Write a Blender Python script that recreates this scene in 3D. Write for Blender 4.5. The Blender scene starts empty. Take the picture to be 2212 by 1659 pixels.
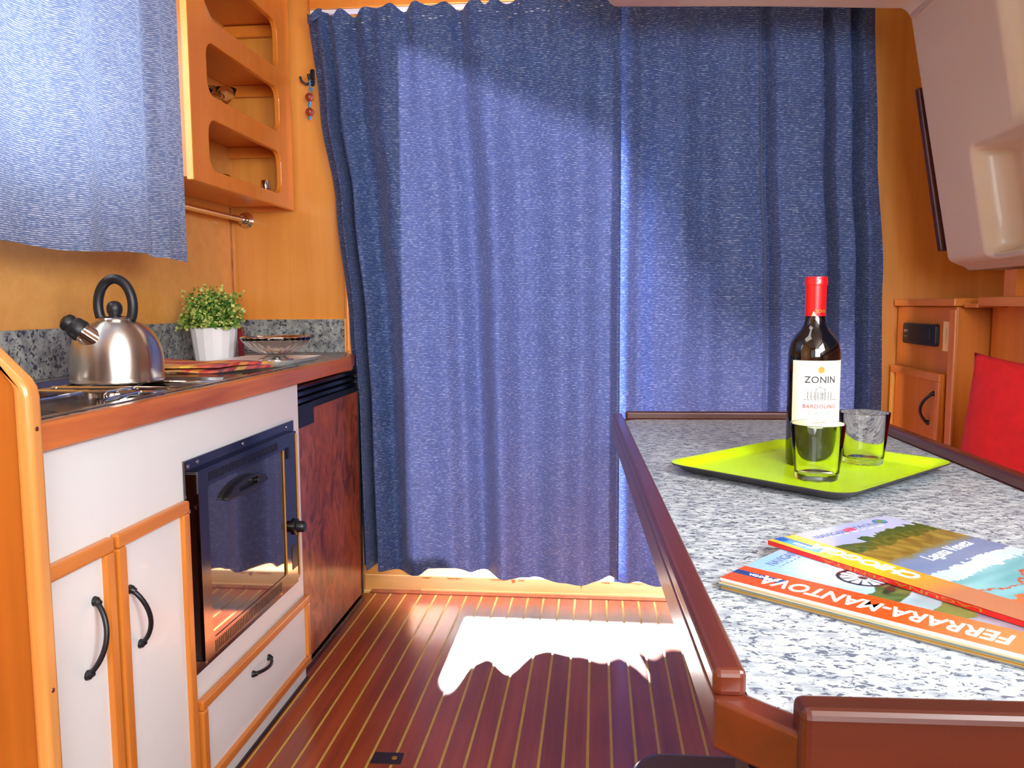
import bpy, bmesh, math, random
import numpy as np
from mathutils import Vector, Matrix, noise
random.seed(7)
R = math.radians
C = bpy.context.scene.collection
SC = bpy.context.scene

# ------------------------------------------------------------------ camera
F, W, Hh = 1775.0, 2212, 1659
CAM = Vector((0, 0, 1.02))
d1 = Vector((183 / F, 173 / F, -1)).normalized()
Zc = Vector((1, .006, 0)).cross(d1).normalized()
Xc = d1.cross(Zc)
cam_d = bpy.data.cameras.new('camera')
cam = bpy.data.objects.new('camera', cam_d)
C.objects.link(cam)
rot = Matrix((Xc, d1, Zc))
cam.matrix_world = Matrix.Translation(CAM) @ rot.to_4x4()
cam_d.sensor_width = 36
cam_d.lens = F / W * 36
cam_d.clip_start = .02
SC.camera = cam

# ------------------------------------------------------------------ light
SC.view_settings.view_transform = 'Standard'
SC.view_settings.look = 'None'
SC.view_settings.gamma = 1
SC.view_settings.use_curve_mapping = False
SC.view_settings.exposure = 0.0
world = bpy.data.worlds.new('sky')
SC.world = world
world.use_nodes = True
bgn = world.node_tree.nodes['Background']
bgn.inputs[0].default_value = (.86, .93, 1.0, 1)
bgn.inputs[1].default_value = 1.6

def lamp(name, kind, loc, energy, color=(1, 1, 1), size=1, size_y=None, direction=(0, 0, -1), **kw):
    d = bpy.data.lights.new(name, kind)
    d.energy = energy
    d.color = color
    if kind == 'AREA':
        d.shape = 'RECTANGLE'
        d.size = size
        d.size_y = size_y or size
    if kind == 'SUN':
        d.angle = kw.get('angle', R(.6))
    o = bpy.data.objects.new(name, d)
    o.location = loc
    o.rotation_euler = Vector(direction).to_track_quat('-Z', 'Y').to_euler()
    C.objects.link(o)
    return o

lamp('sun', 'SUN', (-1, 8, 3), 300, (1, .96, .93), direction=(.15, -.98, -.225), angle=R(2.6))
lamp('daylight_aft_windows', 'AREA', (.35, -1.1, 1.45), 54, (.95, .98, 1), 1.0, .8, (-.30, 1, -.10))
lamp('daylight_door', 'AREA', (0, 3.5, 1.3), 14, (.96, .97, 1), 2.2, 1.8, (0, -1, -.05))
lamp('daylight_galley_window', 'AREA', (-1.75, 1.45, 1.75), 36, (.95, .97, 1), 1.2, .7, (1, 0, -.25))
lamp('daylight_cabin_window', 'AREA', (.74, .2, 1.45), 28, (.95, .98, 1), .8, .5, (-1, .35, -.1))
lamp('fill_overhead', 'AREA', (-.35, 1.1, 2.10), 8, (1, .98, .95), .7, .7, (0, .2, -1))  # overhead fill added to lift the interior; the roof above is closed

# ------------------------------------------------------------------ materials
def lin(c):
    return tuple(((x / 255) / 12.92 if x / 255 <= .04045 else ((x / 255 + .055) / 1.055) ** 2.4) for x in c) + (1,)

def nt(name):
    m = bpy.data.materials.new(name)
    m.use_nodes = True
    t = m.node_tree
    return m, t, t.nodes['Principled BSDF']

def add(t, typ, **kw):
    n = t.nodes.new(typ)
    for k, v in kw.items():
        if k.startswith('i_'):
            n.inputs[k[2:].replace('_', ' ')].default_value = v
        else:
            setattr(n, k, v)
    return n

def ramp(t, fac, stops, interp='LINEAR'):
    r = t.nodes.new('ShaderNodeValToRGB')
    r.color_ramp.interpolation = interp
    e = r.color_ramp.elements
    while len(e) < len(stops):
        e.new(.5)
    for el, (p, c) in zip(e, stops):
        el.position = p
        el.color = c if len(c) == 4 else lin(c)
    t.links.new(fac, r.inputs[0])
    return r.outputs[0]

def coords(t, scale=(1, 1, 1), rotz=0, src='Object', loc=(0, 0, 0)):
    tc = t.nodes.new('ShaderNodeTexCoord')
    mp = t.nodes.new('ShaderNodeMapping')
    mp.inputs['Scale'].default_value = scale
    mp.inputs['Rotation'].default_value = (0, 0, rotz)
    mp.inputs['Location'].default_value = loc
    t.links.new(tc.outputs[src], mp.inputs[0])
    return mp.outputs[0]

def bump(t, bs, h, strength=.2, dist=.002):
    b = t.nodes.new('ShaderNodeBump')
    b.inputs['Strength'].default_value = strength
    b.inputs['Distance'].default_value = dist
    t.links.new(h, b.inputs['Height'])
    t.links.new(b.outputs[0], bs.inputs['Normal'])

def plain(name, c, rough=.5, metal=0, spec=.5, vary=.06, scale=30, coat=0, emit=None):
    m, t, b = nt(name)
    n = add(t, 'ShaderNodeTexNoise')
    n.inputs['Scale'].default_value = scale
    n.inputs['Detail'].default_value = 4
    t.links.new(coords(t), n.inputs['Vector'])
    c0 = lin(c)
    lo = tuple(x * (1 - vary) for x in c0[:3]) + (1,)
    hi = tuple(min(1, x * (1 + vary)) for x in c0[:3]) + (1,)
    t.links.new(ramp(t, n.outputs[0], [(.3, lo), (.7, hi)]), b.inputs['Base Color'])
    b.inputs['Roughness'].default_value = rough
    b.inputs['Metallic'].default_value = metal
    b.inputs['Specular IOR Level'].default_value = spec
    b.inputs['Coat Weight'].default_value = coat
    return m

def wood(name, dark, light, axis='x', rough=.35, coat=.4, fine=1.0, contrast=(.3, .7), figure=0.0):
    m, t, b = nt(name)
    s = {'x': (1.2, 22, 22), 'y': (22, 1.2, 22), 'z': (22, 22, 1.2), 'b': (17, 17, 9)}[axis]
    s = tuple(x * fine for x in s)
    v = coords(t, s)
    n = add(t, 'ShaderNodeTexNoise')
    n.inputs['Scale'].default_value = 1.0
    n.inputs['Detail'].default_value = 7
    n.inputs['Roughness'].default_value = .6
    n.inputs['Distortion'].default_value = .5 + figure
    t.links.new(v, n.inputs['Vector'])
    n2 = add(t, 'ShaderNodeTexNoise')
    n2.inputs['Scale'].default_value = 3.0
    n2.inputs['Detail'].default_value = 2
    t.links.new(coords(t), n2.inputs['Vector'])
    mx = add(t, 'ShaderNodeMath', operation='MULTIPLY_ADD')
    mx.inputs[1].default_value = .35
    t.links.new(n2.outputs[0], mx.inputs[0])
    sc = add(t, 'ShaderNodeMath', operation='MULTIPLY')
    sc.inputs[1].default_value = .65
    t.links.new(n.outputs[0], sc.inputs[0])
    t.links.new(sc.outputs[0], mx.inputs[2])
    t.links.new(ramp(t, mx.outputs[0], [(contrast[0], dark), (contrast[1], light)]), b.inputs['Base Color'])
    b.inputs['Roughness'].default_value = rough
    b.inputs['Coat Weight'].default_value = coat
    b.inputs['Coat Roughness'].default_value = .18
    bump(t, b, n.outputs[0], .08, .001)
    return m

def granite(name, cols, scale=1.0, rough=.35, spec=.5, aniso=(1, 1, 1)):
    """Small dark flecks over a cloudy grey ground."""
    m, t, b = nt(name)
    v = coords(t, tuple(a for a in aniso))
    n1 = add(t, 'ShaderNodeTexNoise'); n1.inputs['Scale'].default_value = 130 * scale; n1.inputs['Detail'].default_value = 3; n1.inputs['Roughness'].default_value = .65; n1.inputs['Distortion'].default_value = .6
    n2 = add(t, 'ShaderNodeTexNoise'); n2.inputs['Scale'].default_value = 55 * scale; n2.inputs['Detail'].default_value = 3
    t.links.new(v, n1.inputs['Vector']); t.links.new(v, n2.inputs['Vector'])
    ground = ramp(t, n2.outputs[0], [(.35, cols[1]), (.62, cols[2])])
    fleck = ramp(t, n1.outputs[0], [(.40, (255, 255, 255)), (.47, (0, 0, 0))])
    mix = add(t, 'ShaderNodeMix', data_type='RGBA')
    t.links.new(fleck, mix.inputs['Factor'])
    t.links.new(ground, mix.inputs[6])
    mix.inputs[7].default_value = lin(cols[0])
    t.links.new(mix.outputs[2], b.inputs['Base Color'])
    b.inputs['Roughness'].default_value = rough
    b.inputs['Specular IOR Level'].default_value = spec
    return m

def fabric(name, dark, mid, light, axis='z', period=.0052, translucency=.3, tcol=(70, 90, 160), weave=False, thr=.66, vary=.16):
    m, t, b = nt(name)
    out = t.nodes['Material Output']
    tc = t.nodes.new('ShaderNodeTexCoord')
    wv = add(t, 'ShaderNodeTexWave', wave_type='BANDS', bands_direction=axis.upper(), wave_profile='SIN')
    wv.inputs['Scale'].default_value = 2 * math.pi / 20 / period
    wv.inputs['Distortion'].default_value = 3.0
    wv.inputs['Detail'].default_value = 2
    wv.inputs['Detail Scale'].default_value = .09 if not weave else .5
    wv.inputs['Detail Roughness'].default_value = .6
    st = (18, 18, 18)
    mp = add(t, 'ShaderNodeMapping'); mp.inputs['Scale'].default_value = (1, 1, 1)
    t.links.new(tc.outputs['Object'], mp.inputs[0])
    t.links.new(mp.outputs[0], wv.inputs['Vector'])
    col = ramp(t, wv.outputs[1], [(.12, dark), (.42, mid), (.92, mid)])
    # broken bright threads along the weft
    mp2 = add(t, 'ShaderNodeMapping'); mp2.inputs['Scale'].default_value = (90, 90, 420) if axis == 'z' else (300, 300, 90)
    t.links.new(tc.outputs['Object'], mp2.inputs[0])
    th = add(t, 'ShaderNodeTexNoise'); th.inputs['Scale'].default_value = 1; th.inputs['Detail'].default_value = 2
    t.links.new(mp2.outputs[0], th.inputs['Vector'])
    thm = add(t, 'ShaderNodeMapRange'); thm.inputs['From Min'].default_value = thr - .16; thm.inputs['From Max'].default_value = thr + .06
    t.links.new(th.outputs[0], thm.inputs['Value'])
    mul = add(t, 'ShaderNodeMath', operation='MULTIPLY')
    t.links.new(thm.outputs[0], mul.inputs[0]); t.links.new(wv.outputs[1], mul.inputs[1])
    mix = add(t, 'ShaderNodeMix', data_type='RGBA')
    t.links.new(mul.outputs[0], mix.inputs['Factor'])
    t.links.new(col, mix.inputs[6]); mix.inputs[7].default_value = lin(light)
    # blotchy dye
    bl = add(t, 'ShaderNodeTexNoise'); bl.inputs['Scale'].default_value = 14; bl.inputs['Detail'].default_value = 5; bl.inputs['Roughness'].default_value = .7
    t.links.new(tc.outputs['Object'], bl.inputs['Vector'])
    hs = add(t, 'ShaderNodeHueSaturation')
    vr = add(t, 'ShaderNodeMapRange'); vr.inputs['From Min'].default_value = .3; vr.inputs['From Max'].default_value = .7
    vr.inputs['To Min'].default_value = 1 - vary; vr.inputs['To Max'].default_value = 1 + vary
    t.links.new(bl.outputs[0], vr.inputs['Value']); t.links.new(vr.outputs[0], hs.inputs['Value'])
    t.links.new(mix.outputs[2], hs.inputs['Color'])
    t.links.new(hs.outputs[0], b.inputs['Base Color'])
    b.inputs['Roughness'].default_value = .55
    b.inputs['Specular IOR Level'].default_value = .25
    b.inputs['Sheen Weight'].default_value = .15
    bump(t, b, wv.outputs[1], .5, .0012)
    tr = add(t, 'ShaderNodeBsdfTranslucent')
    th2 = add(t, 'ShaderNodeMix', data_type='RGBA', blend_type='MULTIPLY')
    th2.inputs['Factor'].default_value = .85
    t.links.new(hs.outputs[0], th2.inputs[6])
    th2.inputs[6].default_value = lin(tcol)
    tmix = add(t, 'ShaderNodeMix', data_type='RGBA')
    tmix.inputs['Factor'].default_value = .6
    t.links.new(hs.outputs[0], tmix.inputs[6]); tmix.inputs[7].default_value = lin(tcol)
    t.links.new(tmix.outputs[2], tr.inputs['Color'])
    ms = add(t, 'ShaderNodeMixShader'); ms.inputs[0].default_value = translucency
    t.links.new(b.outputs[0], ms.inputs[1]); t.links.new(tr.outputs[0], ms.inputs[2])
    t.links.new(ms.outputs[0], out.inputs[0])
    t.nodes.remove(th2)
    return m

def glass(name, c=(255, 255, 255), rough=.0, ior=1.45):
    m, t, b = nt(name)
    b.inputs['Base Color'].default_value = lin(c)
    b.inputs['Transmission Weight'].default_value = 1
    b.inputs['Roughness'].default_value = rough
    b.inputs['IOR'].default_value = ior
    n = add(t, 'ShaderNodeTexNoise'); n.inputs['Scale'].default_value = 40
    t.links.new(coords(t), n.inputs['Vector'])
    bump(t, b, n.outputs[0], .01, .0005)
    return m

def steel(name, c=(200, 195, 188), rough=.25, stretch=(1, 1, 120), aniso=0, ramp_lo=.6):
    m, t, b = nt(name)
    n = add(t, 'ShaderNodeTexNoise'); n.inputs['Scale'].default_value = 8; n.inputs['Detail'].default_value = 3
    t.links.new(coords(t, stretch), n.inputs['Vector'])
    r = add(t, 'ShaderNodeMapRange')
    r.inputs['To Min'].default_value = rough * ramp_lo; r.inputs['To Max'].default_value = rough * 1.4
    t.links.new(n.outputs[0], r.inputs['Value']); t.links.new(r.outputs[0], b.inputs['Roughness'])
    b.inputs['Base Color'].default_value = lin(c)
    b.inputs['Metallic'].default_value = 1
    b.inputs['Anisotropic'].default_value = aniso
    b.inputs['Anisotropic Rotation'].default_value = .25 if aniso else 0
    if aniso:
        tg = add(t, 'ShaderNodeTangent', direction_type='RADIAL', axis='Z'); t.links.new(tg.outputs[0], b.inputs['Tangent'])
    return m

def printed(name, rough=.25, coat=.3):
    m, t, b = nt(name)
    a = add(t, 'ShaderNodeVertexColor'); a.layer_name = 'print'
    n = add(t, 'ShaderNodeTexNoise'); n.inputs['Scale'].default_value = 300
    t.links.new(coords(t), n.inputs['Vector'])
    mx = add(t, 'ShaderNodeMix', data_type='RGBA', blend_type='MULTIPLY'); mx.inputs['Factor'].default_value = .12
    t.links.new(a.outputs[0], mx.inputs[6]); t.links.new(n.outputs[0], mx.inputs[7])
    t.links.new(mx.outputs[2], b.inputs['Base Color'])
    b.inputs['Roughness'].default_value = rough
    b.inputs['Coat Weight'].default_value = coat
    return m

M = {}
M['veneer'] = wood('orange veneer', (220, 150, 62), (242, 180, 94), 'x', .38, .25, contrast=(.25, .75))
M['veneer_v'] = wood('orange veneer upright', (206, 128, 42), (234, 160, 70), 'z', .38, .25, contrast=(.25, .75))
M['cab_wood'] = wood('varnished cabinet wood', (212, 120, 36), (232, 142, 50), 'y', .35, .35, contrast=(.25, .75))
M['cab_wood_v'] = wood('varnished cabinet wood upright', (212, 120, 36), (232, 142, 50), 'z', .35, .35, contrast=(.25, .75))
M['edge_light'] = wood('pale end grain and lit stile', (214, 150, 60), (240, 190, 100), 'z', .35, .3)
M['cab_right'] = wood('dark orange cabinet wood', (180, 98, 20), (206, 122, 34), 'z', .4, .15)  # darker, yellower cabinet wood for the right side
M['frame_wood'] = wood('varnished frame wood', (186, 102, 30), (218, 138, 56), 'y', .32, .2, contrast=(.3, .7))
M['frame_wood_v'] = wood('varnished frame wood upright', (186, 102, 30), (218, 138, 56), 'z', .32, .2, contrast=(.3, .7))
M['nosing'] = wood('reddish counter edge', (150, 66, 20), (214, 124, 54), 'y', .3, .2, contrast=(.35, .62))
M['mahogany_y'] = wood('mahogany rail', (62, 20, 9), (106, 42, 21), 'y', .35, .35)
M['mahogany_x'] = wood('mahogany rail across', (44, 12, 4), (84, 30, 11), 'x', .4, .1)
M['post'] = wood('golden oak post', (190, 122, 54), (220, 158, 88), 'z', .3, .45)
M['post_dark'] = wood('golden oak panel', (148, 80, 20), (184, 106, 34), 'z', .35, .3)
M['sill'] = wood('pine sill', (214, 140, 60), (238, 176, 96), 'x', .4, .3)
M['teak'] = wood('varnished teak plank', (122, 46, 18), (176, 82, 40), 'y', .27, .4, fine=.9, contrast=(.3, .72))
M['teak_b'] = wood('varnished teak plank darker', (108, 40, 18), (162, 72, 36), 'y', .27, .4, fine=1.1, contrast=(.3, .72))
M['caulk'] = plain('pale yellow caulk', (206, 170, 76), .4, vary=.08)
M['white_panel'] = plain('white painted panel', (222, 228, 230), .4, vary=.015, scale=5, coat=.1)
M['gelcoat'] = plain('cream gelcoat', (198, 180, 158), .4, vary=.02, scale=4, coat=.1)
M['white'] = plain('white plastic', (238, 238, 236), .35, vary=.01)
M['granite_table'] = granite('grey granite laminate', [(82, 92, 110), (146, 156, 166), (194, 204, 210)], .95, .4, .4, (1, 1.6, 1))
M['granite_dark'] = granite('dark grey granite laminate', [(58, 62, 74), (118, 122, 124), (164, 168, 164)], .75, .4, .4)
M['curtain'] = fabric('blue ribbed curtain cloth', (9, 18, 54), (64, 93, 152), (160, 180, 220), translucency=.0085, tcol=(112, 112, 172), thr=.66)
M['curtain_l'] = fabric('grey blue curtain cloth', (48, 66, 112), (104, 126, 172), (206, 214, 232), period=.0042, translucency=.34, tcol=(130, 148, 190), weave=True, thr=.56)
M['steel'] = steel('brushed steel', (214, 208, 200), .24, (1, 1, 1), aniso=.85, ramp_lo=1.2)
M['chrome'] = steel('chrome', (225, 222, 218), .07)
M['hob_steel'] = steel('stainless hob', (170, 160, 152), .2, (6, 6, 6))
M['grille'] = steel('smoked chrome', (104, 100, 104), .12)
M['black'] = plain('black plastic', (16, 17, 22), .35, vary=.1)
M['black_soft'] = plain('black bakelite', (24, 26, 34), .42, vary=.1)
M['iron'] = plain('black iron', (18, 18, 24), .4, vary=.1)
m_, t_, b_ = nt('black mirror glass')
b_.inputs['Base Color'].default_value = (.17, .17, .19, 1); b_.inputs['Metallic'].default_value = .85; b_.inputs['Roughness'].default_value = .03
n_ = add(t_, 'ShaderNodeTexNoise'); n_.inputs['Scale'].default_value = 3; t_.links.new(coords(t_), n_.inputs['Vector']); bump(t_, b_, n_.outputs[0], .02, .002)
M['oven_glass'] = m_
M['burl'] = wood('mottled brown burl', (92, 40, 20), (188, 102, 58), 'b', .3, .25, fine=1.0, figure=1.6, contrast=(.36, .64))
M['glass'] = glass('clear glass')
M['glass_thin'] = glass('thin clear glass', ior=1.22)
M['pane'] = glass('window glass', (245, 250, 250))
M['bottle'] = glass('dark bottle glass', (14, 22, 12), .02, 1.5)
M['wine'] = plain('dark wine filled glass', (8, 6, 10), .06, spec=.8, vary=.05)
M['red'] = plain('red capsule', (206, 12, 22), .3, vary=.04, coat=.3)
M['label'] = plain('cream label paper', (240, 238, 226), .6, vary=.01)
M['ink'] = plain('dark ink', (50, 54, 66), .6)
M['ink_grey'] = plain('grey ink', (130, 134, 140), .6)
M['ink_red'] = plain('red ink', (190, 70, 80), .6)
M['gold'] = plain('gold ink', (184, 140, 60), .35, metal=.4)
M['pale_pink'] = plain('pale pink ink', (224, 196, 180), .6)
M['lime'] = plain('lime green tray', (202, 246, 14), .3, vary=.015, scale=6, coat=.15)
M['tray_under'] = plain('dark tray underside', (60, 56, 60), .4)
M['cushion'] = plain('red cushion cloth', (196, 6, 16), .8, vary=.08, scale=60)
M['navy'] = plain('navy seat cloth', (24, 30, 60), .8)
M['pot'] = plain('white glazed pot', (236, 234, 236), .3, vary=.01, coat=.3)
M['leaf1'] = plain('green leaf', (96, 142, 48), .5, vary=.3, scale=60)
M['leaf2'] = plain('yellow green leaf', (180, 190, 96), .5, vary=.2, scale=60)
M['leaf3'] = plain('deep green leaf', (44, 96, 36), .5, vary=.3, scale=60)
M['maroon'] = plain('maroon card', (130, 28, 44), .5)
M['bead'] = plain('brown red wooden bead', (146, 56, 40), .35, vary=.12, scale=90, coat=.3)
M['cord'] = plain('blue cord', (30, 136, 190), .6)
M['paper_white'] = plain('white paper', (236, 234, 226), .6)
M['cover_white'] = plain('white lettering', (246, 246, 246), .4)
M['cover_ink'] = plain('blue grey lettering', (86, 100, 150), .4)
M['cover_red'] = plain('pink red lettering', (220, 50, 90), .4)
M['spine_red'] = plain('red spine', (200, 26, 22), .35)
M['print'] = printed('printed cover')
M['beige'] = plain('beige settee panel', (206, 180, 158), .5)
M['lit_tone'] = plain('pale sheet', (206, 150, 96), .5)  # pale tone carrying the light on the shelf's inner side panel
M['brass_dark'] = plain('dark bronze plate', (62, 50, 62), .35, metal=.5)
M['stool'] = plain('dark plum leatherette', (56, 36, 46), .35)
M['sticker'] = plain('cream sticker', (226, 190, 130), .6)

# towel plaid
m_, t_, b_ = nt('plaid towel cloth')
tc = t_.nodes.new('ShaderNodeTexCoord'); sx = t_.nodes.new('ShaderNodeSeparateXYZ'); t_.links.new(tc.outputs['UV'], sx.inputs[0])
def _fr(o, k):
    a = add(t_, 'ShaderNodeMath', operation='MULTIPLY'); a.inputs[1].default_value = k; t_.links.new(o, a.inputs[0])
    f = add(t_, 'ShaderNodeMath', operation='FRACT'); t_.links.new(a.outputs[0], f.inputs[0]); return f.outputs[0]
c1 = ramp(t_, _fr(sx.outputs[0], 3.1), [(0, (190, 60, 60)), (.22, (224, 186, 70)), (.42, (172, 26, 40)), (.60, (206, 100, 70)), (.8, (120, 70, 90))], 'CONSTANT')
c2 = ramp(t_, _fr(sx.outputs[1], 2.2), [(0, (206, 90, 74)), (.25, (226, 190, 80)), (.5, (170, 30, 44)), (.7, (210, 110, 86)), (.86, (90, 60, 90))], 'CONSTANT')
mx = add(t_, 'ShaderNodeMix', data_type='RGBA'); mx.inputs['Factor'].default_value = .5
t_.links.new(c1, mx.inputs[6]); t_.links.new(c2, mx.inputs[7]); t_.links.new(mx.outputs[2], b_.inputs['Base Color']); b_.inputs['Roughness'].default_value = .85
M['plaid'] = m_

# ------------------------------------------------------------------ geometry helpers
class MB:
    def __init__(s): s.v = []; s.f = []
    def poly(s, pts):
        i = len(s.v); s.v += [tuple(p) for p in pts]; s.f.append(tuple(range(i, i + len(pts)))); return s
    def box(s, x0, x1, y0, y1, z0, z1):
        return s.prism([(x0, y0), (x1, y0), (x1, y1), (x0, y1)], z0, z1)
    def prism(s, pts, a, b, axis='z'):
        """pts: outline; extruded from a to b along axis (x: pts=(y,z), y: pts=(x,z), z: pts=(x,y))"""
        n = len(pts); i = len(s.v)
        mk = {'z': lambda p, h: (p[0], p[1], h), 'y': lambda p, h: (p[0], h, p[1]), 'x': lambda p, h: (h, p[0], p[1])}[axis]
        s.v += [mk(p, a) for p in pts] + [mk(p, b) for p in pts]
        s.f.append(tuple(i + k for k in range(n))[::-1]); s.f.append(tuple(i + n + k for k in range(n)))
        for k in range(n):
            q = (k + 1) % n
            s.f.append((i + k, i + q, i + n + q, i + n + k))
        return s
    def tube(s, pts, r, seg=10, caps=True, closed=False):
        pts = [Vector(p) for p in pts]; n = len(pts); i0 = len(s.v)
        rs = r if isinstance(r, (list, tuple)) else [r] * n
        up = None
        for k, p in enumerate(pts):
            a = pts[k - 1] if (k > 0 or closed) else p
            b = pts[(k + 1) % n] if (k < n - 1 or closed) else p
            d = (b - a).normalized()
            if up is None:
                up = Vector((0, 0, 1)) if abs(d.z) < .9 else Vector((1, 0, 0))
            x = d.cross(up).normalized(); up = x.cross(d).normalized()
            for j in range(seg):
                t = 2 * math.pi * j / seg
                s.v.append(tuple(p + (x * math.cos(t) + up * math.sin(t)) * rs[k]))
        for k in range(n if closed else n - 1):
            for j in range(seg):
                a = i0 + k * seg + j; b = i0 + k * seg + (j + 1) % seg
                c = i0 + ((k + 1) % n) * seg + (j + 1) % seg; d = i0 + ((k + 1) % n) * seg + j
                s.f.append((a, b, c, d))
        if caps and not closed:
            s.f.append(tuple(range(i0, i0 + seg))[::-1]); s.f.append(tuple(range(i0 + (n - 1) * seg, i0 + n * seg)))
        return s
    def lathe(s, prof, c=(0, 0, 0), seg=40, ripple=None, M4=None):
        i0 = len(s.v); n = len(prof)
        for k, (r, z) in enumerate(prof):
            for j in range(seg):
                t = 2 * math.pi * j / seg
                rr = r * (1 + (ripple(k, t) if ripple else 0))
                p = Vector((rr * math.cos(t), rr * math.sin(t), z))
                if M4: p = M4 @ p
                s.v.append((p[0] + c[0], p[1] + c[1], p[2] + c[2]))
        for k in range(n - 1):
            for j in range(seg):
                q = (j + 1) % seg
                s.f.append((i0 + k * seg + j, i0 + k * seg + q, i0 + (k + 1) * seg + q, i0 + (k + 1) * seg + j))
        if prof[0][0] > 1e-5: s.f.append(tuple(range(i0, i0 + seg))[::-1])
        if prof[-1][0] > 1e-5: s.f.append(tuple(range(i0 + (n - 1) * seg, i0 + n * seg)))
        return s
    def grid(s, fn, nu, nv):
        i0 = len(s.v)
        for a in range(nu + 1):
            for b in range(nv + 1):
                s.v.append(tuple(fn(a / nu, b / nv)))
        for a in range(nu):
            for b in range(nv):
                p = i0 + a * (nv + 1) + b
                s.f.append((p, p + nv + 1, p + nv + 2, p + 1))
        return s
    def ball(s, c, r, seg=20):
        n = seg // 2
        return s.lathe([(max(1e-6, r * math.sin(math.pi * k / n)), -r * math.cos(math.pi * k / n)) for k in range(n + 1)], c, seg)
    def build(s, name, mat, parent=None, world=True, loc=None, bevel=0, smooth=False, flip=False, seg=2):
        off = Vector((0, 0, 0))
        if parent is not None and world:
            p = parent
            while p is not None:
                off += p.location; p = p.parent
        if loc is not None: off = Vector(loc)
        me = bpy.data.meshes.new(name)
        me.from_pydata([tuple(Vector(v) - off) for v in s.v], [], s.f)
        bm = bmesh.new(); bm.from_mesh(me)
        bmesh.ops.remove_doubles(bm, verts=bm.verts, dist=1e-6)
        if not flip: bmesh.ops.recalc_face_normals(bm, faces=bm.faces)
        bm.to_mesh(me); bm.free()
        me.materials.append(mat)
        o = bpy.data.objects.new(name, me); C.objects.link(o)
        if parent is not None: o.parent = parent
        if loc is not None: o.location = loc
        if smooth:
            for p in me.polygons: p.use_smooth = True
            if smooth != 'all':
                me.set_sharp_from_angle(angle=R(40))
        if bevel:
            md = o.modifiers.new('bevel', 'BEVEL'); md.width = bevel; md.segments = seg; md.limit_method = 'ANGLE'; md.angle_limit = R(35)
            md.harden_normals = False
        return o

def tag(o, label=None, cat=None, group=None, kind=None):
    if label: o['label'] = label
    if cat: o['category'] = cat
    if group: o['group'] = group
    if kind: o['kind'] = kind
    return o

def thing(name, label, cat, loc=(0, 0, 0), rotz=0, group=None, kind=None):
    o = bpy.data.objects.new(name, None); C.objects.link(o)
    o.location = loc; o.rotation_euler = (0, 0, rotz); o.empty_display_size = .05
    return tag(o, label, cat, group, kind)

def struct(o): o['kind'] = 'structure'; return o

def rrect(a0, a1, b0, b1, r, n=5):
    out = []
    for (ca, cb, s0) in ((a1 - r, b1 - r, 0), (a0 + r, b1 - r, 90), (a0 + r, b0 + r, 180), (a1 - r, b0 + r, 270)):
        for k in range(n + 1):
            t = R(s0 + 90 * k / n); out.append((ca + r * math.cos(t), cb + r * math.sin(t)))
    return out

def holed(outer, holes, a, b, axis):
    """Plate with holes, extruded from a to b along axis."""
    bm = bmesh.new()
    mk = {'z': lambda p, h: (p[0], p[1], h), 'y': lambda p, h: (p[0], h, p[1]), 'x': lambda p, h: (h, p[0], p[1])}[axis]
    mb = MB()
    edges = []
    for loop in [outer] + holes:
        vs = [bm.verts.new(mk(p, a)) for p in loop]
        for k in range(len(vs)): edges.append(bm.edges.new((vs[k], vs[(k + 1) % len(vs)])))
    bmesh.ops.triangle_fill(bm, use_beauty=True, edges=edges)
    bm.verts.ensure_lookup_table(); bm.verts.index_update()
    for f in bm.faces:
        ids = [v.co.copy() for v in f.verts]
        mb.poly(ids)
        k = 'xyz'.index(axis)
        ids2 = [c.copy() for c in ids]
        for c in ids2: c[k] = b
        mb.poly(ids2[::-1])
    for loop in [outer] + holes:
        for k in range(len(loop)):
            p, q = loop[k], loop[(k + 1) % len(loop)]
            mb.poly([mk(p, a), mk(q, a), mk(q, b), mk(p, b)])
    bm.free()
    return mb

def text(body, size, depth=.0003, align='CENTER', shear=0, bold=0, space=1):
    cu = bpy.data.curves.new('t', 'FONT'); cu.body = body; cu.size = size; cu.align_x = align; cu.align_y = 'CENTER'
    cu.extrude = depth; cu.shear = shear; cu.offset = bold; cu.space_character = space; cu.resolution_u = 3
    ob = bpy.data.objects.new('t', cu); C.objects.link(ob)
    bpy.context.view_layer.update()
    me = bpy.data.meshes.new_from_object(ob.evaluated_get(bpy.context.evaluated_depsgraph_get()))
    bpy.data.objects.remove(ob); bpy.data.curves.remove(cu)
    mb = MB(); mb.v = [tuple(v.co) for v in me.vertices]; mb.f = [tuple(p.vertices) for p in me.polygons]
    bpy.data.meshes.remove(me)
    return mb

def warp(mb, fn):
    mb.v = [tuple(fn(Vector(v))) for v in mb.v]; return mb

def merge(*mbs):
    o = MB()
    for m in mbs:
        i = len(o.v); o.v += m.v; o.f += [tuple(i + k for k in f) for f in m.f]
    return o

# ================================================================== SETTING
YB = 2.81      # back bulkhead
XL = -1.27     # left cabin side
# ---- floor: caulk bed with teak planks standing proud
floor = struct(MB().box(-1.3, 1.4, -1.2, YB, -.03, -.0012).build('floor', M['caulk']))
PW = .0543
X0 = -.777
me_cache = {}
for k in range(-1, 38):
    xa = X0 + PW * k + .0034; xb = X0 + PW * (k + 1) - .0034
    if xb > 1.3: break
    if k == -1: xa = -.86
    o = MB().box(xa, xb, -1.15, 2.772, -.0012, .0006).build('plank', M['teak'] if random.random() < .55 else M['teak_b'], floor)
MB().box(-.80, 1.3, 2.776, 2.808, -.0012, .004).build('plank', M['teak'], floor, bevel=.001)
MB().box(-.62, 1.3, 2.80, 2.809, .0, .009).build('plank', M['sill'], floor)

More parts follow.
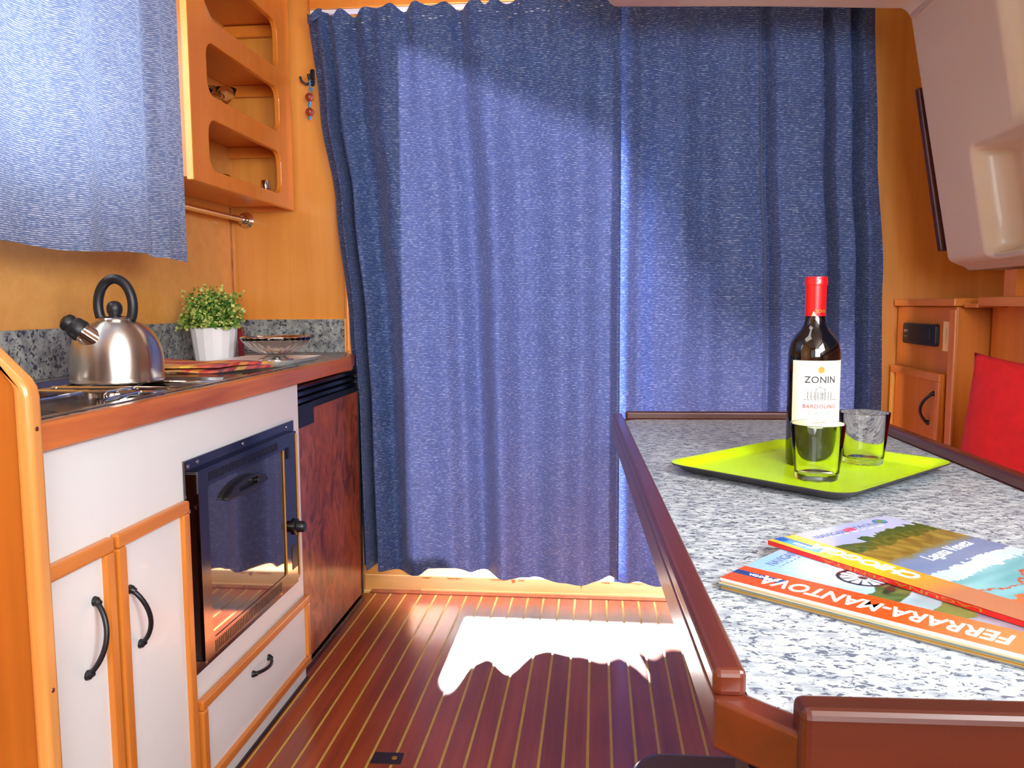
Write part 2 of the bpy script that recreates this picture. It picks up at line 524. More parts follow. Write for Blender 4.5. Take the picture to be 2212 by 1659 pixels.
# ---- back bulkhead with the doorway
wb = struct(MB().box(XL - .02, -.665, YB, YB + .04, 0, 2.3).build('wall_back', M['veneer_v']))
MB().box(.82, 1.42, YB, YB + .04, 0, 2.3).build('panel', M['veneer_v'], wb)
MB().box(-.665, .82, YB, YB + .04, 1.98, 2.3).build('panel', M['veneer_v'], wb)
MB().box(-.874, -.862, YB - .012, YB, .86, 1.98).build('door_trim', M['cab_wood_v'], wb, bevel=.003)
sill = struct(MB().box(-.83, .95, YB - .002, YB + .11, -.02, .058).build('trim_1', M['sill'], bevel=.004))
# worn dribbles of varnish under the sill's front edge
drip = MB()
for x, w, h in ((-.60, .03, .006), (-.50, .05, .007), (-.34, .06, .006), (-.29, .012, .018), (-.26, .02, .009), (-.06, .05, .006), (-.05, .006, .03), (.03, .02, .006), (.045, .006, .018), (.14, .05, .007), (.22, .04, .008)):
    nn = max(3, int(w / .005)); jag = [(x - w / 2 + w * i / nn, .052 - h * (.15 + .85 * random.random() * math.sin(math.pi * (i + .3) / (nn + .6)) ** .5)) for i in range(nn + 1)]
    drip.prism(jag + [(x + w / 2 + .002, .0525), (x - w / 2 - .002, .0525)], YB - .0030, YB - .0018, 'y')
tag(drip.build('varnish_run', M['nosing'], sill), kind='stuff')
# cockpit floor beyond the door
struct(MB().box(-2.6, 2.6, YB + .11, 5.5, -.10, -.02).build('trim_2', M['white']))

struct(MB().prism([(-2.4, YB + .04), (2.4, YB + .04), (2.4, 8.1), (-.43, 8.1), (-.33, 5.25), (-.78, 3.9), (-2.4, 3.5)], 2.12, 2.16, 'z').build('shade_awning', M['gelcoat']))  # unseen awning, outline shaped to cast the shadow line on the curtain
struct(MB().box(-1.7, -.59, 3.3, 3.9, -.02, .315).build('shade_bench', M['gelcoat'], bevel=.03, seg=3))  # unseen bench, added to keep sun off the lower left doorway
# ---- left side: wall with the galley window
wl = struct(holed([(-1.2, 0), (YB, 0), (YB, 2.3), (-1.2, 2.3)], [rrect(.75, 1.93, 1.30, 1.93, .06)], XL, XL - .04, 'x').build('wall_left', M['veneer']))
win = struct(MB().box(XL - .030, XL - .024, .76, 1.92, 1.31, 1.92).build('window_1', M['pane']))
holed(rrect(.73, 1.95, 1.28, 1.95, .07), [rrect(.765, 1.915, 1.315, 1.915, .05)], XL, XL + .012, 'x').build('window_frame', M['cab_wood'], win)
MB().box(XL + .001, XL + .004, 2.783, 2.788, .97, 1.36).build('panel_joint', M['nosing'], wl)

# ---- right side
wr = struct(MB().box(1.38, 1.42, -1.2, YB, 0, 2.3).build('wall_right', M['veneer']))
# ---- rear with wheelhouse windows (behind the camera)
wa = struct(holed([(-1.31, 0), (1.42, 0), (1.42, 2.3), (-1.31, 2.3)],
      [rrect(-1.0, -.2, 1.0, 1.75, .08), rrect(-.05, .95, 1.0, 1.75, .08)], -1.24, -1.2, 'y').build('wall_rear', M['veneer_v']))

# ---- roof: closed high roof on the left, moulded liner on the right
struct(holed([(-1.31, -1.24), (1.42, -1.24), (1.42, YB + .04), (-1.31, YB + .04)], [], 2.12, 2.16, 'z').build('trim_3', M['gelcoat']))
def liner_x(z): return .952 - (z - 1.13) * .19
prof = [(.025, 2.12), (.025, 1.86)]
for k in range(5):
    t = R(180 + 90 * k / 4); prof.append((.055 + .03 * math.cos(t), 1.855 + .03 * math.sin(t)))
prof += [(.40, 1.812), (.76, 1.792)]
for k in range(1, 6):
    t = R(90 - 78 * k / 5); prof.append((.785 + .035 * math.cos(t) - .0, 1.757 + .035 * math.sin(t)))
prof2 = [(1.0, 1.70), (1.0, 2.12)]
ceil_ = struct(MB().prism(prof + prof2, -1.15, 2.35, 'y').build('ceiling', M['gelcoat'], bevel=.008, seg=3, smooth=True))
# side moulding: height field with window recess and locker niche
def ss(a, b, x):
    t = max(0, min(1, (x - a) / (b - a))); return t * t * (3 - 2 * t)
def side(u, v):
    # u along y (2.40 -> -1.1), v up the slope
    y = 2.405 - u * 3.5; z = 1.105 + v * .68
    x = liner_x(z)
    d = 0
    # far edge rounds away outboard
    e = ss(.045, 0, 2.405 - y); d += .06 * e * e
    # bottom rolls under
    d += .05 * ss(.035, 0, z - 1.105) ** 1.5
    # lower niche
    n = ss(2.150, 2.115, y) * ss(1.395, 1.380, z) * ss(1.13, 1.16, z); d += .085 * n
    # window surround recess
    w = ss(1.925, 1.885, y) * ss(1.405, 1.44, z); d += .045 * w * (1 - n)
    return (x + d, y, z)
ys = MB()
def uu(u):  # finer sampling near the far end
    return u ** 2.2
ys.grid(lambda u, v: side(uu(u), v), 160, 80)
ys.grid(lambda u, v: (liner_x(1.105) + .05 + u * .40, 2.395 - v * 3.45, 1.105 - .0), 1, 1)
ys.grid(lambda u, v: (liner_x(1.105 + v * .68) + .055 + u * .4, 2.395 - .0, 1.105 + v * .68), 1, 1)
ys.build('side_moulding', M['gelcoat'], ceil_, smooth='all')
MB().prism([(.944, 1.16), (.975, 1.16), (.897, 1.6), (.866, 1.6)], 2.40, 2.425, 'y').build('shadow_strip', M['mahogany_x'], ceil_, bevel=.003)  # dark strip put in for the shadow along the liner's far edge

# ================================================================== GALLEY LEFT
XF = -.79      # cabinet face
KX = -.78
# ---- cabinet carcass
cab = thing('galley_cabinet', 'white galley base cabinet with two orange framed doors and a low drawer', 'cabinet', (-.79, 1.5, 0))
holed([(1.03, 0.0), (2.10, 0.0), (2.10, .815), (1.03, .815)], [rrect(1.50, 2.03, .31, .705, .01)], XF - .018, XF, 'x').build('body', M['white_panel'], cab)
MB().box(XF - .45, XF - .018, 2.085, 2.10, 0, .815).build('side_panel', M['white_panel'], cab)
MB().box(XF - .45, XF - .018, 1.03, 1.045, 0, .815).build('side_panel', M['white_panel'], cab)
MB().box(XF + .0005, XF + .006, 1.03, 2.10, 0, .006).build('floor_bead', M['black'], cab)
def handle(pts_a, pts_b, out, parent, r=.0042, out_dir=(1, 0, 0), name='handle'):
    a, b = Vector(pts_a), Vector(pts_b); od = Vector(out_dir)
    P = []
    for k in range(15):
        t = k / 14; P.append(a.lerp(b, t) + od * (out * math.sin(math.pi * t) ** .65))
    mb = MB().tube(P, r, 10)
    for e, dd in ((a, b - a), (b, a - b)):
        mb.tube([e - od * .001, e + od * .006], [.0085, .0065], 12)
        mb.tube([e + od * .004 + dd.normalized() * .001, e + od * .010 + dd.normalized() * .004], [.0065, .005], 12)
    return mb.build(name, M['iron'], parent, smooth=True)
def framed_door(y0, y1, z0, z1, parent, name, fw=.024, ft=.016, mats=None, x=XF, inner=None, sgn=1):
    d = MB().box(x, x + sgn * .007, y0 + .004, y1 - .004, z0 + .004, z1 - .004).build(name, inner or M['white_panel'], parent)
    A, Bm = mats or (M['frame_wood'], M['frame_wood_v'])
    xa, xb = sorted((x, x + sgn * ft))
    MB().box(xa, xb, y0, y1, z1 - fw, z1).build('rail', A, d, bevel=.004, seg=3)
    MB().box(xa, xb, y0, y1, z0, z0 + fw).build('rail', A, d, bevel=.004, seg=3)
    MB().box(xa, xb, y0, y0 + fw, z0 + fw, z1 - fw).build('stile', Bm, d, bevel=.004, seg=3)
    MB().box(xa, xb, y1 - fw, y1, z0 + fw, z1 - fw).build('stile', Bm, d, bevel=.004, seg=3)
    return d
dl = framed_door(1.045, 1.226, .045, .650, cab, 'door')
handle((XF + .007, 1.178, .560), (XF + .007, 1.150, .452), .026, dl)
dr = framed_door(1.236, 1.474, .045, .650, cab, 'door')
handle((XF + .007, 1.275, .545), (XF + .007, 1.298, .440), .028, dr)
dw = framed_door(1.492, 2.106, .048, .238, cab, 'drawer', fw=.022)
handle((XF + .007, 1.835, .178), (XF + .007, 1.745, .178), .022, dw)

# ---- oven
ov = thing('built_in_oven', 'mirror fronted built-in oven with smoked chrome frame and black oval handle', 'oven', (XF, 1.765, .29))
oy0, oy1, oz0, oz1 = 1.480, 2.050, .292, .724
fr = holed([(oy0, oz0), (oy1, oz0), (oy1, oz1), (oy0, oz1)], [rrect(oy0 + .028, oy1 - .028, oz0 + .03, oz1 - .03, .004)], XF + .0008, XF + .006, 'x').build('mounting_frame', M['grille'], ov, bevel=.001)
MB().box(XF - .40, XF - .001, 1.51, 2.02, .32, .695).build('body', M['black'], ov)
holed(rrect(oy0 + .022, oy1 - .022, oz0 + .022, oz1 - .024, .006), [rrect(oy0 + .060, oy1 - .115, oz0 + .058, oz1 - .060, .012)], XF + .006, XF + .020, 'x').build('door_frame', M['grille'], ov, bevel=.0015)
dg = MB().box(XF + .010, XF + .0185, oy0 + .050, oy1 - .105, oz0 + .050, oz1 - .052).build('door_glass', M['oven_glass'], ov)
MB().tube([(XF + .021, oy1 - .115, oz0 + .058), (XF + .021, oy1 - .115, oz1 - .060)], .0024, 8).build('trim_wire', M['gold'], ov, smooth=True)
MB().tube([(XF + .021, oy1 - .028, oz0 + .03), (XF + .021, oy1 - .028, oz1 - .03)], .0024, 8).build('trim_wire', M['gold'], ov, smooth=True)
vs = MB(); vt = MB()
for k in range(44):
    y = oy0 + .066 + k * .0082
    vs.box(XF + .020, XF + .0206, y, y + .0035, oz0 + .028, oz0 + .050)
    vt.box(XF + .020, XF + .0206, y, y + .0035, oz1 - .052, oz1 - .034)
tag(vs.build('vent_slots', M['black'], ov), kind='stuff'); tag(vt.build('vent_slots', M['black'], ov), kind='stuff')
# handle: boat shaped shell with a slot
hy0, hy1, hz = 1.605, 1.815, .634
out = []
for k in range(25):
    t = k / 24; out.append((hy0 + (hy1 - hy0) * t, hz - .016 - .006 * math.sin(math.pi * t)))
for k in range(25):
    t = 1 - k / 24; out.append((hy0 + (hy1 - hy0) * t, hz - .012 + .027 * math.sin(math.pi * t) ** .6))
holed(out, [rrect(hy0 + .055, hy1 - .055, hz - .010, hz + .006, .006)], XF + .0186, XF + .032, 'x').build('handle', M['black'], ov, bevel=.003, seg=3, smooth=True)
MB().lathe([(.021, 0), (.021, .006), (.015, .008), (.014, .024), (.012, .027)], (XF + .020, 2.0, .455), 24, M4=Matrix.Rotation(R(90), 3, 'Y')).build('knob', M['black'], ov, smooth=True)
lbl = MB().box(XF + .020, XF + .0208, 1.975, 2.012, .348, .408).build('rating_plate', M['black'], ov)
MB().box(XF + .020, XF + .023, 1.958, 1.972, oz1 - .085, oz1 - .058).build('catch', M['black'], ov)
for (y, z) in ((oy0 + .012, oz1 - .012), (oy0 + .05, oz1 - .010), (oy0 + .26, oz1 - .010), (oy1 - .05, oz1 - .012), (oy1 - .012, oz1 - .06), (oy1 - .012, oz0 + .03), (oy0 + .05, oz0 + .010), (oy0 + .010, oz1 - .10), (oy0 + .45, oz0 + .010)):
    MB().lathe([(.0045, 0), (.004, .002), (.001, .0028)], (XF + .0055, y, z), 10, M4=Matrix.Rotation(R(90), 3, 'Y')).build('screw', M['chrome'], ov, smooth=True)

# ---- fridge
fg = thing('built_in_fridge', 'fridge with mottled brown burl door and black louvred top beside blue curtain', 'fridge', (-.80, 2.42, 0))
MB().box(-1.20, -.83, 2.115, 2.695, .01, .81).build('body', M['black'], fg)
MB().box(-.83, -.802, 2.118, 2.684, .03, .732).build('door_panel', M['burl'], fg, bevel=.002)
MB().box(-.83, -.798, 2.684, 2.698, .03, .80).build('door_edge', M['black'], fg, bevel=.002)
MB().box(-.83, -.799, 2.112, 2.697, .732, .752).build('top_trim', M['black'], fg, bevel=.003)
MB().box(-.83, -.794, 2.116, 2.235, .690, .752).build('latch', M['black'], fg, bevel=.003)
for k in range(3):
    z = .757 + k * .019
    MB().prism([(-.83, z), (-.798, z), (-.803, z + .010), (-.83, z + .012)], 2.115, 2.697, 'y').build('louvre', M['grille'], fg, bevel=.001)
MB().box(-.83, -.800, 2.67, 2.697, .752, .80).build('hinge', M['black'], fg)
MB().box(-.83, -.797, 2.112, 2.697, 0, .022).build('plinth', M['grille'], fg, bevel=.002)

# ---- worktop with wooden nosing
wt = thing('worktop', 'grey speckled galley worktop with reddish wooden front edge', 'worktop', (-1.0, 1.9, .82))
top_out = [(XL + .001, 1.022), (-.802, 1.022), (-.802, 2.55), (-.845, 2.72), (-.87, YB - .001), (XL + .001, YB - .001)]
holed(top_out, [rrect(-1.205, -.815, 1.05, 2.16, .01)], .825, .856, 'z').build('slab', M['granite_dark'], wt)
nz = [(-.802, 1.022), (-.775, 1.022), (-.775, 2.54), (-.818, 2.72), (-.845, 2.72), (-.802, 2.55)]
MB().prism(nz, .815, .857, 'z').build('edge_moulding', M['nosing'], wt, bevel=.006, seg=3)
bs = tag(MB().box(XL + .001, XL + .016, 1.022, YB - .017, .857, .970).build('backsplash', M['granite_dark'], loc=(XL, 1.9, .857)),
         'grey speckled upstand along the cabin side behind the steel kettle', 'backsplash')
bs2 = thing('backsplash', 'grey speckled upstand on the back bulkhead behind the glass bowl', 'backsplash', (-1.06, YB, .857))
MB().box(XL + .001, -.874, YB - .016, YB - .001, .857, .972).build('slab', M['granite_dark'], bs2)
MB().box(-.874, -.872, YB - .017, YB - .001, .857, .973).build('edge_strip', M['edge_light'], bs2)
MB().box(XL + .017, -.874, YB - .0165, YB - .001, .972, .9735).build('edge_strip', M['edge_light'], bs2)

# ---- hob
hb = thing('hob', 'sunken stainless steel gas hob with wire pan supports under the kettle', 'hob', (-1.0, 1.55, .85))
hx0, hx1, hy0_, hy1_ = -1.215, -.806, 1.03, 2.17
holed(rrect(hx0, hx1, hy0_, hy1_, .012), [rrect(hx0 + .02, hx1 - .018, hy0_ + .02, 1.80, .03), rrect(hx0 + .02, hx1 - .018, 1.86, hy1_ - .02, .03)], .8565, .8585, 'z').build('rim', M['hob_steel'], hb, bevel=.0006)
def basin(x0, x1, y0, y1, zt, zb, r=.03, ins=.015):
    mb = MB(); A = rrect(x0, x1, y0, y1, r, 6); B_ = rrect(x0 + ins, x1 - ins, y0 + ins, y1 - ins, r * .8, 6)
    n = len(A)
    for k in range(n):
        q = (k + 1) % n
        mb.poly([(A[k][0], A[k][1], zt), (A[q][0], A[q][1], zt), (B_[q][0], B_[q][1], zb), (B_[k][0], B_[k][1], zb)])
    mb.poly([(p[0], p[1], zb) for p in B_])
    return mb
basin(hx0 + .02, hx1 - .018, hy0_ + .02, 1.80, .8575, .830).build('recess', M['hob_steel'], hb, smooth=True)
basin(hx0 + .02, hx1 - .018, 1.86, hy1_ - .02, .8575, .835).build('recess', M['hob_steel'], hb, smooth=True)
for (bx, by, br) in ((-.915, 1.575, .036), (-1.06, 1.70, .045), (-.93, 1.28, .036)):
    b0 = MB().lathe([(br + .012, 0), (br + .012, .006), (br, .009), (br * .95, .004)], (bx, by, .830), 32).build('burner', M['chrome'], hb, smooth=True)
    MB().lathe([(br * .8, .004), (br * .82, .012), (br * .6, .015), (.0001, .016)], (bx, by, .830), 32).build('burner_cap_or_reflection', M['black'], b0, smooth=True)
def wires(P, name='pan_support', closed=False): return MB().tube(P, .0034, 8, closed=closed)
g1 = merge(wires([(-1.12, 1.54, .852), (-.84, 1.54, .852), (-.828, 1.54, .852)]),
           wires([(-1.13, 1.60, .853), (-.83, 1.60, .853), (-.822, 1.60, .857), (-.822, 1.62, .857), (-.824, 1.74, .853), (-1.12, 1.74, .853)]),
           wires([(-.95, 1.60, .853), (-1.00, 1.74, .853)]), wires([(-1.05, 1.60, .853), (-1.02, 1.74, .853)]),
           wires([(-.95, 1.50, .832), (-.95, 1.50, .850), (-.95, 1.505, .853), (-.95, 1.60, .853)]),
           wires([(-1.12, 1.54, .852), (-1.12, 1.60, .852), (-1.12, 1.74, .853)]),
           wires([(-1.00, 1.08, .832), (-1.00, 1.08, .853), (-1.00, 1.50, .853)]),
           wires([(-.90, 1.40, .832), (-.90, 1.40, .848), (-.90, 1.43, .850), (-.90, 1.54, .852)]),
           wires([(-1.10, 1.74, .832), (-1.10, 1.74, .853)]), wires([(-.86, 1.33, .832), (-.86, 1.33, .842)]))
g1.build('pan_support', M['chrome'], hb, smooth=True)
reflection = MB()
for k in range(7):
    t = k / 6 * 2 * math.pi; reflection.ball((-.895 + .014 * math.cos(t), 2.045 + .02 * math.sin(t), .839), .008, 8)
reflection.build('burner_cap_or_reflection', M['black'], hb, smooth=True)  # black blobs put in for the dark reflection in the steel

# ---- kettle
KX_, KY_, KZ_ = -1.045, 1.70, .8565
kt = thing('kettle', 'brushed steel whistling kettle with black loop handle on the hob', 'kettle', (KX_, KY_, KZ_))
body = [(.0001, .0), (.096, .0), (.104, .002), (.105, .005), (.103, .008), (.1035, .012), (.1045, .03), (.104, .048), (.1025, .064), (.0985, .080), (.092, .095), (.083, .108), (.071, .119), (.057, .1275), (.040, .1335), (.0001, .134)]
MB().lathe([(a * .912, b) for a, b in body], (KX_, KY_, KZ_), 64).build('body', M['steel'], kt, smooth='all')
ld = MB().lathe([(.040, .1325), (.040, .1355), (.034, .140), (.022, .1435), (.0001, .145)], (KX_, KY_, KZ_), 48).build('lid', M['chrome'], kt, smooth='all')
MB().lathe([(.009, .141), (.012, .145), (.0155, .152), (.0165, .159), (.0155, .166), (.012, .172), (.007, .1755), (.0001, .1765)], (KX_, KY_, KZ_), 28).build('knob', M['black_soft'], ld, smooth='all')
hp = []
for k in range(29):
    t = math.pi * (k / 28) * 1.36 - math.pi * .18
    hp.append((KX_ - .000 + .040 * math.cos(math.pi - t) * 1.0, KY_ + .004, KZ_ + .166 + .058 * math.sin(t)))
MB().tube(hp, [.0105] * 29, 14).build('handle', M['black_soft'], kt, smooth='all')
sd = Vector((-.72, -.30, .60)).normalized(); s0 = Vector((KX_ - .002, KY_ - .066, KZ_ + .090))
spt = MB().tube([s0 - sd * .01, s0 + sd * .012, s0 + sd * .028, s0 + sd * .029, s0 + sd * .036], [.0225, .0215, .021, .0200, .0200], 24).build('spout', M['chrome'], kt, smooth=True)
c0 = s0 + sd * .034
MB().tube([c0, c0 + sd * .004, c0 + sd * .020, c0 + sd * .026, c0 + sd * .027, c0 + sd * .032, c0 + sd * .040, c0 + sd * .046], [.0220, .0235, .0220, .0185, .0175, .0190, .0170, .008], 24).build('whistle_cap', M['black_soft'], spt, smooth=True)

# ---- potted plant
PX, PY, PZ = -1.140, 2.36, .8565
pp = thing('potted_plant', 'small bushy green plant in a white pot on the worktop', 'plant', (PX, PY, PZ))
pseg = 36
MB().lathe([(.0001, 0), (.054, 0), (.056, .002), (.068, .098), (.0705, .101), (.066, .101), (.064, .09), (.0001, .088)], (PX, PY, PZ), 16).build('pot', M['pot'], pp)
MB().lathe([(.0001, .086), (.060, .089), (.064, .0905)], (PX, PY, PZ), 24).build('soil', M['black'], pp)
random.seed(3)
def leafcloud(n, mat, rmin, rmax, sd_):
    rr = random.Random(sd_); mb = MB()
    for k in range(n):
        th = rr.random() * 2 * math.pi; ph = math.acos(1 - rr.random() * 1.12)
        rad = rmin + (rmax - rmin) * rr.random() ** .6
        spike = .75 + .35 * noise.noise(Vector((math.cos(th) * 2.4, math.sin(th) * 2.4, ph * 3)))
        rad *= spike * 1.12
        c = Vector((math.sin(ph) * math.cos(th) * rad * 1.0, math.sin(ph) * math.sin(th) * rad, .108 + math.cos(ph) * rad * 1.22))
        if c.z < .085: continue
        d = Vector((rr.uniform(-1, 1), rr.uniform(-1, 1), rr.uniform(-.4, 1))).normalized(); s = rr.uniform(.007, .0135)
        e = d.cross(Vector((rr.uniform(-1, 1), rr.uniform(-1, 1), rr.uniform(-1, 1)))).normalized() * s * .42
        p = Vector((PX, PY, PZ)) + c
        mb.poly([p, p + d * s * .5 + e, p + d * s, p + d * s * .5 - e])
    return mb
for n, mt, a, b, sd_ in ((1500, 'leaf3', .02, .078, 1), (1700, 'leaf1', .045, .098, 2), (1300, 'leaf2', .062, .104, 3)):
    tag(leafcloud(n, M[mt], a, b, sd_).build('foliage', M[mt], pp, flip=True), kind='stuff')
st = MB()
for k in range(22):
    t = random.random() * 6.28; rr = random.uniform(.02, .075); st.tube([(PX + math.cos(t) * .015, PY + math.sin(t) * .015, PZ + .088), (PX + math.cos(t) * rr, PY + math.sin(t) * rr, PZ + random.uniform(.13, .18))], .0012, 5)
st.build('stems', M['leaf3'], pp)
tag(MB().box(-1.103, -1.084, 2.44, 2.446, .857, .955).build('card_box', M['maroon'], loc=(-1.093, 2.443, .857), bevel=.001), 'narrow maroon card standing behind the white plant pot', 'card')

# ---- bowl on a white serving tray
ty = thing('serving_tray', 'flat white rectangular tray under the glass bowl', 'tray', (-.95, 2.30, .857))
TO = rrect(-1.075, -.838, 2.115, 2.455, .02, 5)
TI = rrect(-1.060, -.853, 2.130, 2.440, .015, 5)
TB = rrect(-1.065, -.850, 2.128, 2.442, .015, 5)
tm = MB(); n = len(TO)
for k in range(n):
    q = (k + 1) % n
    tm.poly([(TO[k][0], TO[k][1], .868), (TO[q][0], TO[q][1], .868), (TI[q][0], TI[q][1], .861), (TI[k][0], TI[k][1], .861)])
    tm.poly([(TO[k][0], TO[k][1], .868), (TO[q][0], TO[q][1], .868), (TB[q][0], TB[q][1], .857), (TB[k][0], TB[k][1], .857)])
tm.poly([(p[0], p[1], .861) for p in TI]); tm.poly([(p[0], p[1], .857) for p in TB])
tm.build('plate', M['white'], ty, smooth=True)
BX, BY, BZ = -.925, 2.30, .8612
bw = thing('glass_bowl', 'fluted clear glass bowl on a polished metal foot standing on a white tray', 'bowl', (BX, BY, BZ))
rip = lambda k, t: (.016 * math.cos(t * 26) if 1 < k < 10 else .004 * math.cos(t * 26))
bp = [(.0001, .016), (.030, .017), (.048, .021), (.068, .030), (.084, .041), (.094, .052), (.098, .060), (.0955, .0605), (.0905, .052), (.081, .043), (.066, .033), (.047, .025), (.030, .021), (.0001, .020)]
MB().lathe([(a, b * 1.14) for a, b in bp], (BX, BY, BZ), 104, ripple=rip).build('bowl', M['glass'], bw, smooth='all')
MB().lathe([(.0955, .0665), (.098, .0680), (.0985, .070), (.0965, .071), (.0945, .070), (.0945, .067)], (BX, BY, BZ), 60).build('rim', M['chrome'], bw, smooth='all')
MB().lathe([(.0001, .0), (.049, .0), (.050, .003), (.046, .007), (.034, .011), (.031, .015), (.0001, .0155)], (BX, BY, BZ), 48).build('foot', M['chrome'], bw, smooth='all')

# ---- folded towel
tw = thing('tea_towel', 'folded red and yellow plaid tea towel lying beside the kettle', 'towel', (-.98, 2.03, .859))
tA, tB, tC, tD = Vector((-1.17, 2.12, 0)), Vector((-.835, 2.055, 0)), Vector((-.905, 1.885, 0)), Vector((-1.12, 1.86, 0))
def towel_layer(z0, th, ins, ph, name):
    mb = MB(); N1, N2 = 36, 14
    def f(u, v, s):
        p = tA.lerp(tB, u).lerp(tD.lerp(tC, u), v)
        c = (tA + tB + tC + tD) / 4; p = p + (c - p) * ins
        z = z0 + th * s * (1 - .55 * (abs(2 * v - 1) ** 6)) + .002 * math.sin(u * 9 + ph) * math.sin(v * 5 + ph)
        return (p.x + .004 * math.sin(v * 7 + ph), p.y + .006 * math.sin(u * 6 + ph), z)
    mb.grid(lambda u, v: f(u, v, 1), N1, N2); mb.grid(lambda u, v: f(u, 1 - v, 0), N1, N2)
    for e in range(4):
        if e == 0: g = lambda t, h: f(t, 0, h)
        elif e == 1: g = lambda t, h: f(t, 1, h)
        elif e == 2: g = lambda t, h: f(0, t, h)
        else: g = lambda t, h: f(1, t, h)
        mb.grid(g, 36 if e < 2 else 14, 1)
    o = mb.build(name, M['plaid'], tw, smooth=True)
    me = o.data; uvl = me.uv_layers.new(name='UVMap')
    ax = (tB - tA).normalized(); ay = Vector((-ax.y, ax.x, 0))
    for lp in me.loops:
        co = me.vertices[lp.vertex_index].co + tw.location - tA
        uvl.data[lp.index].uv = (co.dot(ax) / .34 + .3 * ph, -co.dot(ay) / .25 + co.z * 6)
    return o
towel_layer(.862, .0075, .0, 0, 'fold'); towel_layer(.8725, .007, .02, 1.3, 'fold')

# ---- wall shelf
sh = thing('wall_shelf', 'orange wooden wall shelf unit with rounded slot openings and three compartments', 'shelf', (-1.15, 2.43, 1.35))
SX = -1.04
outer = [(2.076, 1.347), (2.79, 1.347), (2.79, 2.09), (2.076, 2.09)]
holes = [rrect(2.172, 2.684, 1.388, 1.524, .040, 6), rrect(2.175, 2.684, 1.588, 1.728, .040, 6), rrect(2.178, 2.684, 1.792, 1.94, .040, 6)]
holed(outer, holes, SX - .018, SX, 'x').build('front_panel', M['cab_wood_v'], sh, bevel=.003, seg=2)
MB().box(SX - .0175, SX - .0005, 2.0745, 2.0762, 1.349, 2.09).build('edge_strip', M['edge_light'], sh)
MB().box(XL + .001, SX - .018, 2.10, 2.115, 1.36, 2.09).build('side_panel', M['cab_wood_v'], sh)
for z in (1.362, 1.565, 1.77, 1.97):
    MB().box(XL + .001, SX - .018, 2.115, 2.795, z, z + .012).build('shelf_board', M['cab_wood'], sh)
for z in (1.528, 1.733, 1.93):
    MB().box(XL + .001, SX - .018, 2.785, 2.800, z, z + .036).build('cleat', M['cab_wood'], sh)
MB().box(-1.20, -1.075, 2.793, 2.806, 1.345, 1.361).build('cleat', M['cab_wood'], sh)
for (y, z) in ((2.12, 1.66), (2.71, 1.865), (2.12, 1.43), (2.735, 1.56), (2.52, 1.367), (2.735, 1.372), (2.40, 1.56), (2.45, 1.76)):
    MB().lathe([(.004, 0), (.0038, .0008), (.0001, .001)], (SX, y, z), 10, M4=Matrix.Rotation(R(90), 3, 'Y')).build('dowel', M['post'], sh)
tag(MB().prism([(2.14, 1.783), (2.36, 1.783), (2.14, 1.955)], -1.085, -1.082, 'x').build('lit_patch', M['lit_tone'], loc=(-1.083, 2.2, 1.783)), 'pale triangular sheet added for light on the side panel in the topmost shelf compartment', 'lit_patch')  # pale triangle put in for light on the inner side panel
# stemmed glasses
def stem_glass(x, y, z, s=1.0, label=''):
    g = thing('stem_glass', label, 'glass', (x, y, z), group='stemmed glasses on the middle shelf')
    P = [(.0001, 0), (.028, .001), (.027, .003), (.004, .006), (.0032, .05), (.006, .055), (.024, .072), (.033, .10), (.0318, .10), (.0228, .074), (.004, .060), (.0001, .059)]
    MB().lathe([(r * s, h * s) for r, h in P], (x, y, z), 28).build('glass', M['glass_thin'], g, smooth='all')
    return g
stem_glass(-1.17, 2.475, 1.577, 1.05, 'stemmed clear glass at the left end of the middle shelf')
stem_glass(-1.115, 2.45, 1.577, .95, 'stemmed clear glass in front, right one of the pair at the middle shelf')
stem_glass(-1.20, 2.56, 1.577, 1.0, 'stemmed clear glass hindmost on the middle shelf')
g = thing('condiment_jar', 'low glass jar with dark domed lid at the left of the bottom shelf', 'jar', (-1.14, 2.46, 1.374))
MB().lathe([(.0001, 0), (.026, 0), (.027, .03), (.0001, .03)], (-1.14, 2.46, 1.374), 24).build('jar', M['glass'], g, smooth=True)
MB().lathe([(.029, .0305), (.028, .038), (.018, .046), (.0001, .048)], (-1.14, 2.46, 1.374), 24).build('lid', M['grille'], g, smooth=True)
g = thing('salt_shaker', 'small chrome topped shaker at the right end of the bottom shelf', 'shaker', (-1.085, 2.655, 1.374))
MB().lathe([(.0001, 0), (.014, 0), (.013, .022), (.0001, .022)], (-1.085, 2.655, 1.374), 20).build('body', M['glass'], g, smooth=True)
MB().lathe([(.0001, .0225), (.0125, .0225), (.0125, .028), (.0155, .030), (.0155, .052), (.013, .056), (.0001, .057)], (-1.085, 2.655, 1.374), 24).build('cap', M['chrome'], g, smooth=True)

# ---- towel rail below the shelf
rl = thing('towel_rail', 'slim chrome rail running under the wall shelf', 'rail', (-1.22, 2.3, 1.318))
MB().tube([(-1.222, 1.66, 1.318), (-1.222, 2.775, 1.318)], .0095, 16).build('tube', M['chrome'], rl, smooth=True)
MB().lathe([(.0001, -.002), (.028, 0), (.028, .003), (.014, .008), (.013, .02), (.016, .024), (.016, .036), (.012, .04)], (-1.222, 2.808, 1.318), 28, M4=Matrix.Rotation(R(90), 3, 'X')).build('flange', M['chrome'], rl, smooth=True)

